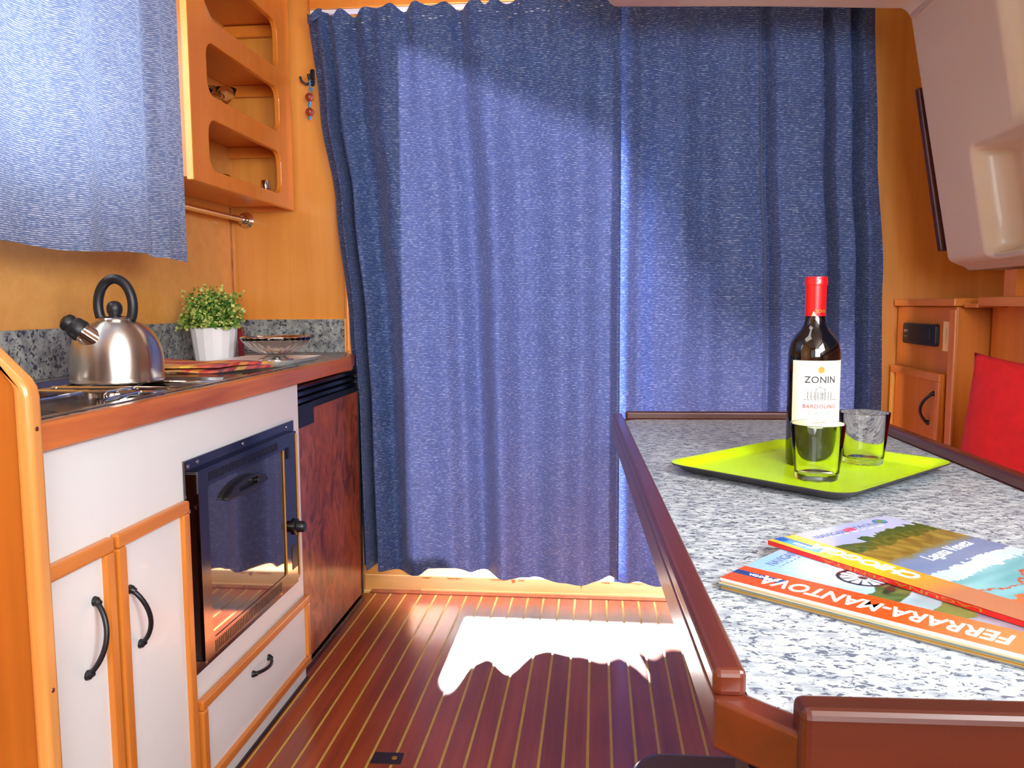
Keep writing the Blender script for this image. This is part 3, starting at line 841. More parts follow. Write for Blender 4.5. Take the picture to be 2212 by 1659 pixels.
# ---- hook with beads
hk = thing('coat_hook', 'small black double hook on the bulkhead left of the curtain', 'hook', (-.965, YB, 1.79))
MB().prism(rrect(-.975, -.959, 1.765, 1.822, .007, 4), YB - .007, YB - .0005, 'y').build('plate', M['iron'], hk, bevel=.002)
MB().tube([(-.966, YB - .006, 1.785), (-.966, YB - .028, 1.775), (-.967, YB - .040, 1.782), (-.968, YB - .043, 1.796)], [.005, .0045, .0045, .005], 10).build('prong', M['iron'], hk, smooth=True)
MB().tube([(-.970, YB - .006, 1.775), (-.985, YB - .02, 1.768), (-.998, YB - .026, 1.778), (-1.002, YB - .028, 1.792)], [.0045, .004, .004, .0045], 10).build('prong', M['iron'], hk, smooth=True)
ks = thing('bead_cord', 'blue cord with two brown wooden beads hanging from the black hook', 'keyring', (-.966, YB - .034, 1.71))
MB().tube([(-.966, YB - .036, 1.778), (-.968, YB - .034, 1.74), (-.970, YB - .034, 1.655)], .0024, 8).build('cord', M['cord'], ks, smooth=True)
for z in (1.722, 1.673): MB().ball((-.9695, YB - .034, z), .0145, 20).build('bead', M['bead'], ks, smooth='all')
for z, w in ((1.699, .0042), (1.656, .0042)): MB().tube([(-.972, YB - .034, z - .008), (-.968, YB - .034, z + .008)], w, 10).build('knot', M['cord'], ks, smooth=True)
MB().box(-.963, -.956, YB - .034, YB - .028, 1.738, 1.757).build('tag', M['gold'], ks)
MB().box(-.964, -.958, YB - .037, YB - .034, 1.744, 1.752).build('tag', M['cord'], ks)

# ---- oak end panel in the left foreground
ep = thing('end_panel', 'golden oak partition panel with sloped rounded top at the left edge', 'panel', (-.80, 1.0, 0))
OUT = [(-1.25, 0), (-.700, 0), (-.697, .915), (-.699, .930), (-.705, .941), (-.730, .972), (-.90, 1.16), (-1.25, 1.50)]
MB().prism([(a, b) for a, b in [(-1.25, 0), (-.758, 0), (-.758, .915), (-.781, .945), (-.941, 1.110), (-1.25, 1.43)]], .996, 1.012, 'y').build('panel', M['post_dark'], ep)
edge = [(-.758, 0), (-.735, 0), (-.735, .902), (-.7375, .916), (-.745, .928), (-.781, .963), (-.956, 1.140), (-1.25, 1.455), (-1.25, 1.425), (-.941, 1.115), (-.781, .945), (-.758, .915)]
MB().prism(edge, .991, 1.020, 'y').build('edge_moulding', M['post'], ep, bevel=.008, seg=4, smooth=True)
for (x, y, z) in ((-.735, 1.005, .86), (-.735, 1.005, .50), (-.735, 1.005, .30)):
    MB().lathe([(.0035, 0), (.003, .0006), (.0001, .0008)], (x, y, z), 10, M4=Matrix.Rotation(R(90), 3, 'Y')).build('plug', M['mahogany_y'], ep)

# ================================================================== CURTAINS
def interp(tab, x):
    if x <= tab[0][0]: return tab[0][1]
    for (a, va), (b, vb) in zip(tab, tab[1:]):
        if x <= b:
            t = (x - a) / (b - a); t = t * t * (3 - 2 * t); return va + (vb - va) * t
    return tab[-1][1]
def px2x(px, y=2.70): return (px - 1289) / F * y
def make_curtain(name, label, xl, xr, y0, folds, ztop, zbot, nu, nv, mat, pleats=None, topblend=.25, cat='curtain'):
    """folds: list of (x at mid height, depth offset toward the room is negative y)"""
    xa0, xb0 = folds[0][0], folds[-1][0]
    def fn(u, v):
        zt = ztop(u); zb = zbot(u); z = zt + (zb - zt) * v
        xa, xb = xl(z), xr(z)
        x = xa + (xb - xa) * u
        xm = xa0 + (xb0 - xa0) * u
        h = (z - .6) / 1.4
        warpx = .012 * noise.noise(Vector((xm * 3, z * 1.1, 4))) 
        d = interp(folds, xm + warpx)
        d *= 1.5 + .7 * min(1, v * 1.6)
        if pleats:
            k = max(0, 1 - v / topblend); d = d * (1 - .5 * k) + pleats(u) * k * k
        d += .004 * noise.noise(Vector((xm * 7, z * 2.2, 1))) + .0015 * noise.noise(Vector((xm * 22, z * 5, 2)))
        return (x, y0 + d, z)
    return fn
folds_L = [(px2x(p), d) for p, d in ((765, .008), (773, -.010), (785, .034), (800, -.008), (838, .016), (885, -.020), (925, -.012), (968, -.016), (1000, .002), (1033, .022), (1082, -.022), (1130, .010), (1150, .016), (1215, -.004), (1258, -.016), (1300, .006), (1318, .008), (1338, -.014))]
left_edge = [(.05, -.791), (.08, -.791), (.63, -.804), (.955, -.818), (1.354, -.848), (1.668, -.890), (2.0, -.920)]
def xl_L(z): return interp(left_edge, z)
hooksL = [700, 737, 795, 848, 905, 960, 1035, 1068, 1120, 1160, 1200, 1255, 1300, 1350]
hx = [px2x(p, 2.68) for p in hooksL]
def ztopL(u):
    x = -.920 + u * (.075 + .920)
    base = 1.977 + .027 * (x + .93)
    for a, b in zip(hx, hx[1:]):
        if a <= x < b:
            t = (x - a) / (b - a); sag = .022 if int((a * 37) % 2) else .010
            return base - sag * math.sin(math.pi * t) ** 2
    return base
hem_tab = [(-.80, .098), (-.72, .092), (-.66, .084), (-.60, .092), (-.56, .113), (-.48, .118), (-.42, .090), (-.33, .088), (-.22, .072), (-.10, .068), (0.0, .072), (.06, .092), (.12, .088), (.25, .072)]
def zbotL(u): return .015 + interp(hem_tab, -.790 + u * .865)
plea = lambda u: .010 * math.sin(u * 2 * math.pi * 11) + .006 * math.sin(u * 2 * math.pi * 17 + 1)
cl = thing('door_curtain', 'ribbed blue door curtain, left half hanging over the bright doorway', 'curtain', (-.35, 2.75, .03), group='door curtains')
fnL = make_curtain('c', '', xl_L, lambda z: .075, 2.705, folds_L, ztopL, zbotL, 0, 0, None, plea)
MB().grid(fnL, 420, 120).build('cloth', M['curtain'], cl, smooth='all', flip=True)
# turned back left edge of the cloth
def fe(u, v):
    x, y, z = fnL(0, v)
    a = u * 1.0
    return (x - .002 - .020 * math.sin(a * math.pi * .9) * (.5 + .9 * (1 - v)) - .012 * a, y + .012 + .040 * a, z + .003 * u)
MB().grid(fe, 12, 90).build('turned_edge', M['curtain'], cl, smooth='all', flip=True)
def ftop(u, v):
    x, y, z = fnL(0, 0)
    return (x - .028 + .05 * u, y - .022 * math.sin(u * 3.1), z - .004 - .03 * v - .012 * math.sin(u * 5) + .01 * (1 - u) * 0)
MB().grid(ftop, 12, 6).build('heading_tuck', M['curtain'], cl, smooth='all', flip=True)
# heading stitch marks
stt = MB()
for k in range(46):
    if random.random() < .45: continue
    u = .10 + k * .0185; x, y, z = fnL(u, .022)
    stt.box(x, x + .010, y - .003, y - .0018, z - .0008, z + .0004)
tag(stt.build('stitching', M['paper_white'], cl), kind='stuff')

folds_R = [(px2x(p), d) for p, d in ((1335, .004), (1362, -.008), (1390, .008), (1430, -.004), (1478, -.012), (1530, .008), (1570, -.004), (1610, -.006), (1650, -.002), (1668, .022), (1690, -.008), (1735, -.012), (1780, -.014), (1797, .029), (1812, -.010), (1840, -.014), (1857, .029), (1874, -.008), (1905, .004))]
folds_R = [(x + .0, d) for x, d in folds_R]
right_edge = [(.04, .935), (.70, .925), (1.1, .915), (1.5, .885), (1.93, .862), (2.0, .86)]
fnR = make_curtain('c', '', lambda z: .062, lambda z: interp(right_edge, z) * .985, 2.722, folds_R, lambda u: 1.982, lambda u: .080 + .006 * math.sin(u * 30), 0, 0, None, None)
cr = thing('door_curtain', 'ribbed blue door curtain, right half behind the wine bottle and table', 'curtain', (.5, 2.76, .03), group='door curtains')
MB().grid(fnR, 460, 110).build('cloth', M['curtain'], cr, smooth='all', flip=True)

# curtain rail and batten
bt = tag(MB().box(-.965, .20, 2.782, YB - .0005, 2.010, 2.075).build('trim_4', M['cab_wood'], bevel=.003), kind='structure')
for k in range(9):
    x = -.935 + k * .135
    MB().lathe([(.005, 0), (.004, .001), (.0001, .0012)], (x, 2.7815, 2.045), 10, M4=Matrix.Rotation(R(90), 3, 'X')).build('plug', M['mahogany_y'], bt)
ct = thing('curtain_track', 'white curtain track above the left door curtain', 'curtain rail', (-.4, 2.78, 2.0))
MB().box(-.965, .86, 2.790, 2.806, 1.996, 2.0095).build('track', M['white'], ct, bevel=.002)
for k in range(13):
    x = -.935 + k * .085
    MB().tube([(x, 2.795, 1.996), (x, 2.775, 1.982), (x + .004, 2.715, 1.976)], .0018, 6).build('glider', M['white'], ct)

# left galley curtain
gf = [(0, 0), (.05, -.010), (.10, .004), (.17, -.012), (.25, .010), (.30, -.006), (.42, -.012), (.52, .004), (.60, .006), (.66, -.012), (.74, .006), (.80, -.004), (.86, -.010), (.91, .012), (.94, -.012), (.97, .002), (1, -.006)]
gA, gB = Vector((-1.165, 1.03)), Vector((-1.035, 2.00))
gn = Vector((gB.y - gA.y, -(gB.x - gA.x))).normalized()
def fg_(u, v):
    z = 2.06 + (1.140 - 2.06) * v + .004 * math.sin(u * 18) * v + (.006 * ss(.95, 1, u) * -v)
    p = gA.lerp(gB, u)
    d = -interp(gf, (u * 1.02 + .01 * noise.noise(Vector((u * 4, z * 2, 0)))) % 1.03) * (1 + .3 * v) + .004 * noise.noise(Vector((u * 9, z * 3, 7)))
    p = p + gn * d
    return (p.x, p.y, z)
gc = thing('galley_curtain', 'grey blue woven curtain over the galley window at upper left', 'curtain', (-1.12, 1.5, 1.14))
MB().grid(fg_, 260, 70).build('cloth', M['curtain_l'], gc, smooth='all', flip=True)

# small curtain on the right cabin window
def fr_(u, v):
    z = 1.80 + (1.135 - 1.80) * v
    y = 1.787 - .49 * (z - 1.135) - u * .75
    x = liner_x(z) - .035 + .010 * math.sin(u * 40)
    return (x, y, z)
rc = thing('cabin_curtain', 'dark blue curtain edge at the right cabin window, far right', 'curtain', (.9, 1.4, 1.13))
MB().grid(fr_, 120, 30).build('cloth', M['curtain'], rc, smooth='all', flip=True)

# ================================================================== RIGHT SIDE FURNITURE
RX = .975
rcab = thing('side_cabinet', 'orange side cabinet with framed door at the back right corner', 'cabinet', (1.05, 2.6, 0))
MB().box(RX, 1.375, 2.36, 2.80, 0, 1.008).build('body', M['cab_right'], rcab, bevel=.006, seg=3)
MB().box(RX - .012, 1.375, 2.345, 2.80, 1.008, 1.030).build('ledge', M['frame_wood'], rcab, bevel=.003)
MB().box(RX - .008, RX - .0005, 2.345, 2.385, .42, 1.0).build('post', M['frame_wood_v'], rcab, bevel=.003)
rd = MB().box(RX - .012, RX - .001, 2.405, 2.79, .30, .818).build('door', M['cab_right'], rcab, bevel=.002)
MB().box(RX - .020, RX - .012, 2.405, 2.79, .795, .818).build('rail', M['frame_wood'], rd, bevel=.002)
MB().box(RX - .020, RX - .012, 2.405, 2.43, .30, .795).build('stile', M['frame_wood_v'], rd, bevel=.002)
MB().box(RX - .020, RX - .012, 2.765, 2.79, .30, .795).build('stile', M['edge_light'], rd, bevel=.002)  # paler wood: direct light on this stile is put into its colour
handle((RX - .012, 2.455, .758), (RX - .012, 2.485, .670), .030, rd, r=.0045, out_dir=(-1, 0, 0))
rad = thing('car_radio', 'black car radio set into the orange side cabinet', 'radio', (RX, 2.58, .925))
MB().prism(rrect(2.462, 2.715, .892, .956, .010, 4), RX - .012, RX - .0005, 'x').build('bezel', M['black'], rad, bevel=.002)
MB().prism(rrect(2.50, 2.66, .908, .945, .004, 3), RX - .0145, RX - .012, 'x').build('display', M['black'], rad)
for (y, z, h) in ((2.69, .932, .008), (2.69, .915, .003)):
    MB().box(RX - .0145, RX - .012, y - .006, y + .006, z - h / 2, z + h / 2).build('button', M['chrome'], rad)
stk = tag(MB().box(RX - .0018, RX - .0004, 2.395, 2.435, .882, .965).build('sticker', M['sticker'], loc=(RX, 2.41, .92)), 'narrow cream paper sticker beside the car radio', 'sticker')
tt = warp(text('Inverter', .014, .0001), lambda v: (-.0022, .003 - v.y, .004 - v.x)); tt.build('lettering', M['ink_grey'], stk, world=False)
# settee
se = thing('settee', 'settee with orange wooden back behind the red cushion', 'settee', (1.0, 1.5, 0))
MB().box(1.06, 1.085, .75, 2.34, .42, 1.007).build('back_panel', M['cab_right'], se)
MB().box(.985, 1.375, .75, 2.26, 1.008, 1.032).build('ledge', M['frame_wood'], se, bevel=.003)
MB().box(.985, 1.375, 2.26, 2.34, 1.004, 1.016).build('ledge', M['frame_wood'], se, bevel=.002)
MB().box(.68, 1.058, .75, 2.34, 0, .34).build('base_panel', M['beige'], se)
MB().box(.66, 1.058, .76, 2.33, .341, .44).build('seat_cushion', M['navy'], se, bevel=.02, seg=3)
MB().box(1.03, 1.06, 2.16, 2.22, 1.033, 1.10).build('upright', M['cab_wood_v'], se)
# red cushion
cu = thing('red_cushion', 'bright red scatter cushion leaning on the settee back', 'cushion', (.90, 1.72, .67))
ux = Vector((.50, -.84, -.03)).normalized(); uz = Vector((.17, .06, .98)).normalized(); un = ux.cross(uz).normalized(); uz = un.cross(ux)
S = .41
def cus(u, v, s):
    a, b = 2 * u - 1, 2 * v - 1
    e = (1 - abs(a) ** 2.6) * (1 - abs(b) ** 2.6)
    pinch = 1 - .09 * (1 - abs(a) ** 2) * abs(b) ** 3 
    pinch2 = 1 - .09 * (1 - abs(b) ** 2) * abs(a) ** 3
    th = .062 * max(0, e) ** .55 + .004 * noise.noise(Vector((a * 3, b * 3, s)))* e
    return ux * (a * S / 2 * pinch2) + uz * (b * S / 2 * pinch) + un * th * s
cc = Vector((.83, 1.9, .905)) + ux * S / 2 * .98 - uz * S / 2 * .98
cm = MB(); cm.grid(lambda u, v: cc + cus(u, v, 1), 40, 40); cm.grid(lambda u, v: cc + cus(u, v, -1), 40, 40)
cm.build('cover', M['cushion'], cu, smooth='all')

# ================================================================== TABLE
TH = R(1.9)
tb = thing('saloon_table', 'grey granite pattern table with raised mahogany fiddle rails', 'table', (.106, .525, 0), TH)
TW, TL, TZ = .522, 1.405, .75
ch = .034
def TBm(): return MB()
MB().prism([(ch, 0), (TW - ch, 0), (TW, ch), (TW, TL - ch), (TW - ch, TL), (ch, TL), (0, TL - ch), (0, ch)], .722, TZ, 'z').build('slab', M['granite_table'], tb, world=False)
bw_ = .024
band = [(ch, 0), (TW - ch, 0), (TW, ch), (TW, TL - ch), (TW - ch, TL), (ch, TL), (0, TL - ch), (0, ch)]
c8 = [(ch - .008, -bw_), (TW - ch + .008, -bw_), (TW + bw_, ch - .008), (TW + bw_, TL - ch + .008), (TW - ch + .008, TL + bw_), (ch - .008, TL + bw_), (-bw_, TL - ch + .008), (-bw_, ch - .008)]
holed(c8, [band[::-1]], .714, TZ + .0006, 'z').build('edge_band', M['mahogany_y'], tb, world=False, bevel=.003, seg=3)
rz0, rz1 = TZ - .001, TZ + .019
MB().box(-bw_, -.001, .030, TL - .03, rz0, rz1).build('fiddle_rail', M['mahogany_y'], tb, world=False, bevel=.005, seg=3)
MB().box(TW + .001, TW + bw_, .05, TL - .03, rz0, rz1).build('fiddle_rail', M['mahogany_y'], tb, world=False, bevel=.005, seg=3)
MB().box(.020, TW - .04, -bw_ - .003, -.001, rz0 - .03, rz1 + .001).build('fiddle_rail', M['mahogany_x'], tb, world=False, bevel=.006, seg=3)
MB().box(.010, TW - .03, TL + .001, TL + bw_, rz0, rz1 - .002).build('fiddle_rail', M['mahogany_x'], tb, world=False, bevel=.004, seg=3)
MB().lathe([(.0001, 0), (.16, 0), (.16, .012), (.045, .03), (.04, .05), (.04, .69), (.12, .70), (.12, .714), (.0001, .714)], (.30, .85, 0), 32).build('pedestal', M['grille'], tb, world=False, smooth=True)
MB().box(-.004, .016, .0, .05, .685, .7135).build('bracket', M['black'], tb, world=False)
MB().box(.09, .13, -.01, .05, .66, .7135).build('bracket', M['black'], tb, world=False)
MB().box(.145, .16, -.01, .05, .66, .7135).build('bracket', M['black'], tb, world=False)

# stool under the table
stl = thing('stool', 'low stool with dark plum seat tucked under the table front', 'stool', (.17, .88, 0))
MB().prism(rrect(.045, .33, .74, 1.015, .045, 6), .405, .452, 'z').build('seat', M['stool'], stl, bevel=.012, seg=3)
MB().prism(rrect(.043, .332, .738, 1.017, .046, 6), .396, .4045, 'z').build('seat_base', M['gold'], stl)
for (x, y) in ((.075, .77), (.30, .77), (.075, .98), (.30, .98)):
    MB().tube([(x, y, .396), (x, y, 0.001)], .011, 10).build('leg', M['black'], stl, smooth=True)

# ---- lime tray
tcn = Vector((.339, 1.335))
ta = math.atan2(1.165 - 1.399, .379 - .135)
tr = thing('lime_tray', 'bright lime green tray holding the wine bottle and two tumblers', 'tray', (tcn.x, tcn.y, TZ + .0005), ta)
def traypts(hw, hl, r, z): return [(p[0], p[1], z) for p in rrect(-hw, hw, -hl, hl, r, 8)]
HW, HL = .154, .176
rings = [traypts(HW - .026, HL - .026, .016, .0048), traypts(HW - .016, HL - .016, .022, .009), traypts(HW - .006, HL - .006, .030, .0165), traypts(HW, HL, .034, .0172)]
def ringmesh(rings, cap=True):
    mb = MB(); n = len(rings[0])
    for a, b in zip(rings, rings[1:]):
        for k in range(n):
            q = (k + 1) % n; mb.poly([a[k], a[q], b[q], b[k]])
    if cap: mb.poly(rings[0])
    return mb
ringmesh(rings).build('surface', M['lime'], tr, world=False, smooth='all')
ru = [traypts(HW - .028, HL - .028, .015, .0006), traypts(HW - .016, HL - .016, .022, .0058), traypts(HW - .005, HL - .005, .030, .0135), traypts(HW + .0002, HL + .0002, .0342, .0150), traypts(HW + .0002, HL + .0002, .0342, .0170)]
ringmesh(ru).build('underside', M['tray_under'], tr, world=False, smooth='all')
TRZ = TZ + .0005 + .0048

# ---- wine bottle
WX, WY = .352, 1.378
wbt = thing('wine_bottle', 'dark red wine bottle with cream label and red capsule on the lime tray', 'bottle', (WX, WY, TRZ))
wr_ = .0405
prof = [(.0001, .004), (.034, .0), (.0385, .002), (wr_, .008), (wr_, .178), (.0396, .190), (.0362, .202), (.0300, .212), (.0225, .221), (.0176, .229), (.0157, .238), (.0150, .250), (.0150, .296), (.0001, .296)]
MB().lathe(prof, (WX, WY, TRZ), 64).build('glass', M['wine'], wbt, smooth=True)
cap = MB().lathe([(.0157, .243), (.0160, .2432), (.0165, .292), (.0178, .293), (.0180, .299), (.0172, .301), (.0176, .303), (.0172, .3055), (.014, .3065), (.0001, .3068)], (WX, WY, TRZ), 40).build('capsule', M['red'], wbt, smooth=True)
LC = R(-90 + 1)   # label centre: toward the camera, slightly right
def on_cyl(mb, r, zc, a0=LC):
    return warp(mb, lambda v: (WX + (r + v.z) * math.cos(a0 + v.x / r), WY + (r + v.z) * math.sin(a0 + v.x / r), zc + v.y))
lr = wr_ + .0004
lab = on_cyl(MB().grid(lambda u, v: ((u - .5) * .106, (v - .5) * .129, 0), 40, 2), lr, TRZ + .1085, R(-80)).build('label', M['label'], wbt, smooth='all')
lr2 = lr + .0004
LZ = TRZ + .1085
on_cyl(text('ZONIN', .0150, .00005, bold=.0002, space=1.05), lr2, LZ + .034, LC + .02).build('lettering', M['ink'], lab)
dot = MB().poly([(.0052 * math.cos(t * math.pi / 12), .0052 * math.sin(t * math.pi / 12), 0) for t in range(24)])
on_cyl(dot, lr2 + .0002, LZ + .050, LC + .02).build('emblem', M['gold'], lab)
on_cyl(MB().poly([(-.017, -.003, 0), (.017, -.003, 0), (.004, .003, 0), (-.004, .003, 0)]), lr2, LZ + .047, LC + .02).build('emblem', M['pale_pink'], lab)
vl = MB()
def qd(x0, x1, y0, y1): vl.poly([(x0, y0, 0), (x1, y0, 0), (x1, y1, 0), (x0, y1, 0)])
for k in range(8):
    a = -.0205 + k * .0052 + (.001 if k > 3 else 0)
    qd(a, a + .0016, .001, .0125); qd(a - .0004, a + .0002, .003, .005)
qd(-.0225, .0215, .0135, .0148)
for k in range(11):
    x = -.026 + k * .0052; qd(x, x + .0040, -.0010, .0004); 
qd(-.0085, .0075, .0150, .0160); qd(-.0080, -.0068, .0, .0165); qd(.006, .0072, .0, .0165)
vl.poly([(-.0085, .0165, 0), (.0078, .0165, 0), (.0075, .0172, 0), (-.0003, .0205, 0), (-.0082, .0172, 0)])
for x in (-.005, -.001, .003): qd(x, x + .0016, .006, .011); qd(x, x + .0016, .001, .0045)
on_cyl(vl, lr2, LZ + .003, LC + .02).build('villa_drawing', M['ink_grey'], lab)
on_cyl(text('BARDOLINO', .0088, .00005, bold=.00008, space=1.12), lr2, LZ - .0085, LC + .02).build('lettering', M['ink_red'], lab)
on_cyl(text('CLASSICO', .0066, .00005, space=1.2), lr2, LZ - .019, LC + .01).build('lettering', M['ink_grey'], lab)
on_cyl(MB().poly([(-.022, 0, 0), (.020, 0, 0), (.020, .0005, 0), (-.022, .0005, 0)]), lr2, LZ - .0138, LC + .02).build('rule', M['ink_grey'], lab)
on_cyl(text('Denominazione di Origine', .0052, .00005, shear=.2), lr2, LZ - .032).build('lettering', M['ink_grey'], lab)
on_cyl(text('Controllata', .0046, .00005, shear=.2), lr2, LZ - .0385).build('lettering', M['ink_grey'], lab)
on_cyl(text('ZONIN', .0072, .00005), .0167, TRZ + .2505, R(-68)).build('lettering', M['gold'], cap)
on_cyl(MB().poly([(-.004, -.003, 0), (.004, -.003, 0), (-.001, .005, 0)]), .0167, TRZ + .2465, R(-110)).build('emblem', M['pale_pink'], cap)

# ---- tumblers
def tumbler(x, y, label):
    g = thing('tumbler', label, 'glass', (x, y, TRZ), group='tumblers on the lime tray')
    P = [(.0001, .0012), (.0270, .0012), (.0290, 0), (.0305, .0015), (.0320, .010), (.0400, .0840), (.0397, .0848), (.0390, .0840), (.0312, .014), (.0290, .0100), (.020, .0085), (.0001, .008)]
    MB().lathe(P, (x, y, TRZ), 64).build('glass', M['glass_thin'], g, smooth='all')
tumbler(.331, 1.262, 'empty clear tumbler in front of the wine bottle')
tumbler(.440, 1.396, 'empty clear tumbler right of the wine bottle')

# ---- magazines
def paint(o, fn):
    me = o.data
    ca = me.color_attributes.new('print', 'FLOAT_COLOR', 'POINT')
    buf = np.empty(len(me.vertices) * 4, dtype=np.float32)
    for i, v in enumerate(me.vertices):
        buf[4 * i:4 * i + 4] = lin(fn(v.co.x, v.co.y))
    ca.data.foreach_set('color', buf)
def mixc(a, b, t): t = max(0, min(1, t)); return tuple(a[i] + (b[i] - a[i]) * t for i in range(3))
def nz2(x, y, s=0): return noise.noise(Vector((x, y, s)))
def cov_chioggia(u, v):
    w = .006 * nz2(u * 60, v * 60) + .004 * nz2(u * 200, v * 200)
    uu_ = u + w
    if v < .040:
        if .008 < v < .019 and u < .058: return (40, 160, 226) if u > .012 else (16, 90, 190)
        if .019 < v < .024 and u < .058: return (20, 110, 200)
        c = mixc((252, 190, 36), (214, 150, 50), (u - .12) / .03); return mixc(c, (170, 110, 80), (u - .16) / .04)
    sl = uu_ + (v - .04) * .10
    if v < .06 and u < .05: return (172, 176, 226)
    if u < .055 + .008 * nz2(v * 30, 1) and v > .0: 
        if sl > .052 + .01 * nz2(v * 120, 3) and v > .085: return mixc((40, 70, 30), (80, 110, 46), nz2(u * 300, v * 300) + .5)
        return mixc((160, 170, 226), (186, 196, 232), v / .2)
    if sl < .082: return mixc((110, 110, 40), (56, 80, 34), .5 + .8 * nz2(u * 150, v * 150))
    if sl < .112: return mixc((150, 130, 56), (120, 96, 40), .5 + nz2(u * 40, v * 90))
    if sl < .122: return mixc((130, 118, 66), (112, 128, 160), (sl - .112) / .010)
    if sl < .158: return mixc((100, 124, 168), (128, 142, 176), .5 + .5 * nz2(u * 30, v * 12))
    if sl < .180: return mixc((206, 222, 236), (180, 206, 224), .5 + nz2(u * 40, v * 12))
    if sl < .232:
        if abs(sl - .212 + .006 * math.sin(v * 60)) < .0015: return (170, 80, 60)
        return mixc((128, 184, 196), (96, 160, 170), .5 + nz2(u * 80, v * 14))
    return mixc((196, 110, 66), (186, 66, 44), .5 + nz2(u * 30, v * 30) + (sl - .24) * 6)
def cov_ferrara(u, v):
    if v < .048:
        if .021 < v < .034 and u < .052: return (36, 66, 128)
        return mixc((236, 78, 26), (180, 124, 74), (u - .15) / .08)
    w = .006 * nz2(u * 60, v * 60)
    r = math.hypot(u - .098, (v - .090))
    if .020 < r < .024 or (r < .024 and (abs(math.sin(6 * math.atan2(v - .090, u - .098))) > .93)) or r < .004: return (40, 36, 48)
    if abs(u - .128 - w) < .003 and v > .06: return (36, 50, 40)
    if u < .118 + w:
        c = mixc((150, 194, 238), (226, 240, 250), 1 - min(1, math.hypot(u - .075, v - .09) / .06))
        return c
    if u < .145 + w: return mixc((86, 112, 60), (54, 82, 50), .5 + nz2(u * 90, v * 90))
    if u < .175 + w: return mixc((170, 196, 214), (120, 150, 160), .5 + nz2(u * 50, v * 20))
    if u < .20 + w: return mixc((110, 120, 60), (90, 110, 60), .5 + nz2(u * 80, v * 50))
    return mixc((140, 150, 170), (100, 100, 116), .5 + nz2(u * 26, v * 60))
def magazine(name, label, loc, ang, L, Wd, th, cover, spine_mat, nlayers=0):
    g = thing(name, label, 'brochure', loc, ang)
    MB().box(0, L, 0, Wd, 0, th - .0004).build('pages', spine_mat, g, world=False)
    o = MB().grid(lambda u, v: (u * L, v * Wd, th), 300, 210).build('cover', M['print'], g, world=False, flip=True)
    paint(o, cover)
    return g, o
def put(mb, u, v, ang, z, off=(0, 0)):
    ca, sa = math.cos(R(ang)), math.sin(R(ang))
    return warp(mb, lambda p: (u + p.x * ca - p.y * sa, v + p.x * sa + p.y * ca, z + p.z))
# small stack of plain brochures at the bottom
A1 = R(-38.5)
z = TZ + .0005
rng = random.Random(5)
names = ['lowest thin brochure of the stack under the orange titled one', 'second thin brochure from the bottom of the stack', 'third thin brochure from the bottom of the stack', 'brochure directly beneath the orange titled one']
m_p = [plain('page edge grey', (110, 112, 118), .6), plain('page edge ochre', (176, 140, 70), .6), plain('page edge teal', (84, 110, 116), .6), plain('page edge sand', (190, 176, 140), .6)]
for k in range(4):
    t = .0024
    dx, dy = rng.uniform(-.0015, .002), rng.uniform(-.0015, .0015)
    g = thing('brochure', names[k], 'brochure', (.117 + dx, .771 + dy, z), A1 + rng.uniform(-.008, .008), group='brochures on the table')
    MB().box(0, .294, 0, .208, 0, t * .45).build('pages', m_p[k], g, world=False)
    MB().box(0, .2935, .0003, .208, t * .46, t * .92).build('cover', M['paper_white'] if k % 2 else m_p[(k + 1) % 4], g, world=False)
    z += t
gm, gcv = magazine('brochure', 'orange and sky blue brochure titled Ferrara-Mantova', (.117, .771, z), A1, .297, .21, .0022, cov_ferrara, M['paper_white'])
gm['group'] = 'brochures on the table'
zt = .0023
def fit_text(body, length, height, **kw):
    mb = text(body, .03, .0001, **kw)
    xs = [v[0] for v in mb.v]; ys = [v[1] for v in mb.v]
    sx_ = length / (max(xs) - min(xs)); sy_ = height / (max(ys) - min(ys)); cx = (max(xs) + min(xs)) / 2; cy = (max(ys) + min(ys)) / 2
    mb.v = [((v[0] - cx) * sx_, (v[1] - cy) * sy_, v[2]) for v in mb.v]
    return mb
put(fit_text('FERRARA-MANTOVA', .208, .0235, bold=.0006), .133, .0225, 180, zt).build('lettering', M['cover_white'], gcv, world=False)
put(fit_text('CHIOGGIA', .030, .0055), .030, .0275, 180, zt).build('lettering', M['cover_white'], gcv, world=False)
put(fit_text('NAVIGAR', .052, .011, shear=.2), .016, .092, 90, zt).build('lettering', M['cover_ink'], gcv, world=False)
put(fit_text('più', .022, .016, shear=.3, bold=.001), .017, .130, 90, zt).build('lettering', M['cover_red'], gcv, world=False)
put(fit_text('i n d o r e m', .055, .003), .026, .095, 90, zt).build('lettering', M['cover_ink'], gcv, world=False)
put(fit_text("Il Po e l'Oasi", .045, .010, shear=.4), .055, .090, 90, zt).build('lettering', M['cover_white'], gcv, world=False)
put(fit_text('il Canale', .036, .008, shear=.4), .070, .092, 90, zt).build('lettering', M['cover_white'], gcv, world=False)

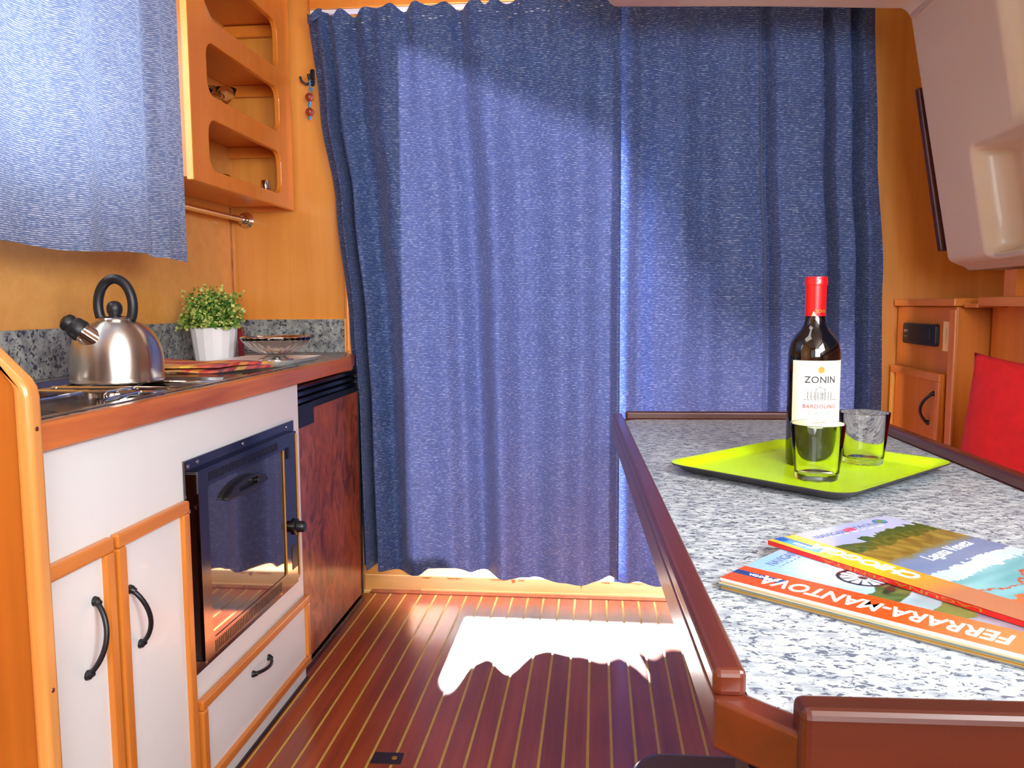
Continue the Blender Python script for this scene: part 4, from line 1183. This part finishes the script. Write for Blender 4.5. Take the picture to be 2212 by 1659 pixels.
z2 = z + .0027
A2 = R(-54)
g2, c2v = magazine('brochure', 'topmost brochure with red spine and yellow band titled Chioggia', (.183, .881, z2), A2, .297, .197, .0050, cov_chioggia, M['spine_red'])
g2['group'] = 'brochures on the table'
zt = .0051
put(fit_text('CHIOGGIA', .122, .0185, bold=.0012, shear=-.0), .096, .0245, 180, zt).build('lettering', M['cover_white'], c2v, world=False)
put(fit_text('VENEZIA', .026, .006), .034, .0150, 180, zt).build('lettering', M['cover_white'], c2v, world=False)
put(fit_text('NAVIGAR', .048, .009, shear=.1), .020, .074, 90, zt).build('lettering', M['cover_ink'], c2v, world=False)
put(fit_text('più', .020, .015, shear=.3, bold=.001), .019, .107, 90, zt).build('lettering', M['cover_red'], c2v, world=False)
put(fit_text('FACILE', .040, .008, shear=.1), .016, .139, 90, zt).build('lettering', M['cover_ink'], c2v, world=False)
put(fit_text('i n d o r e m', .090, .0018), .026, .112, 90, zt).build('lettering', M['cover_white'], c2v, world=False)
put(fit_text('Laguna Veneta', .092, .020, shear=.35), .122, .128, 98, zt).build('lettering', M['cover_white'], c2v, world=False)
# round logo
for (du, dv, rr_, mt) in ((.014, .167, .0085, 'cover_ink'), (.013, .168, .0062, 'cord'), (.015, .165, .0040, 'leaf1'), (.011, .170, .0028, 'gold')):
    MB().prism([(du + rr_ * math.cos(k * .3927), dv + rr_ * math.sin(k * .3927)) for k in range(16)], zt - .00005, zt + .0001 + .00003 * (1 / rr_) * .01, 'z').build('emblem', M[mt], c2v, world=False)
# spine lettering
sp_ = warp(fit_text('LAGUNA VENETA', .16, .0030), lambda p: (.15 - p.x, -.0002 - p.z, .0025 - p.y)); sp_.build('lettering', M['gold'], c2v, world=False)

# ---- floor latch
fl = thing('floor_latch', 'small bronze flush latch plate in the plank floor', 'latch', (-.466, 1.728, 0))
MB().prism([(-.502, 1.704), (-.431, 1.706), (-.433, 1.752), (-.500, 1.750)], .0002, .0022, 'z').build('plate', M['brass_dark'], fl, bevel=.0005)
MB().lathe([(.0001, .0022), (.0065, .0022), (.006, .0040), (.0001, .0045)], (-.450, 1.728, 0), 20).build('stud', M['gold'], fl, smooth=True)
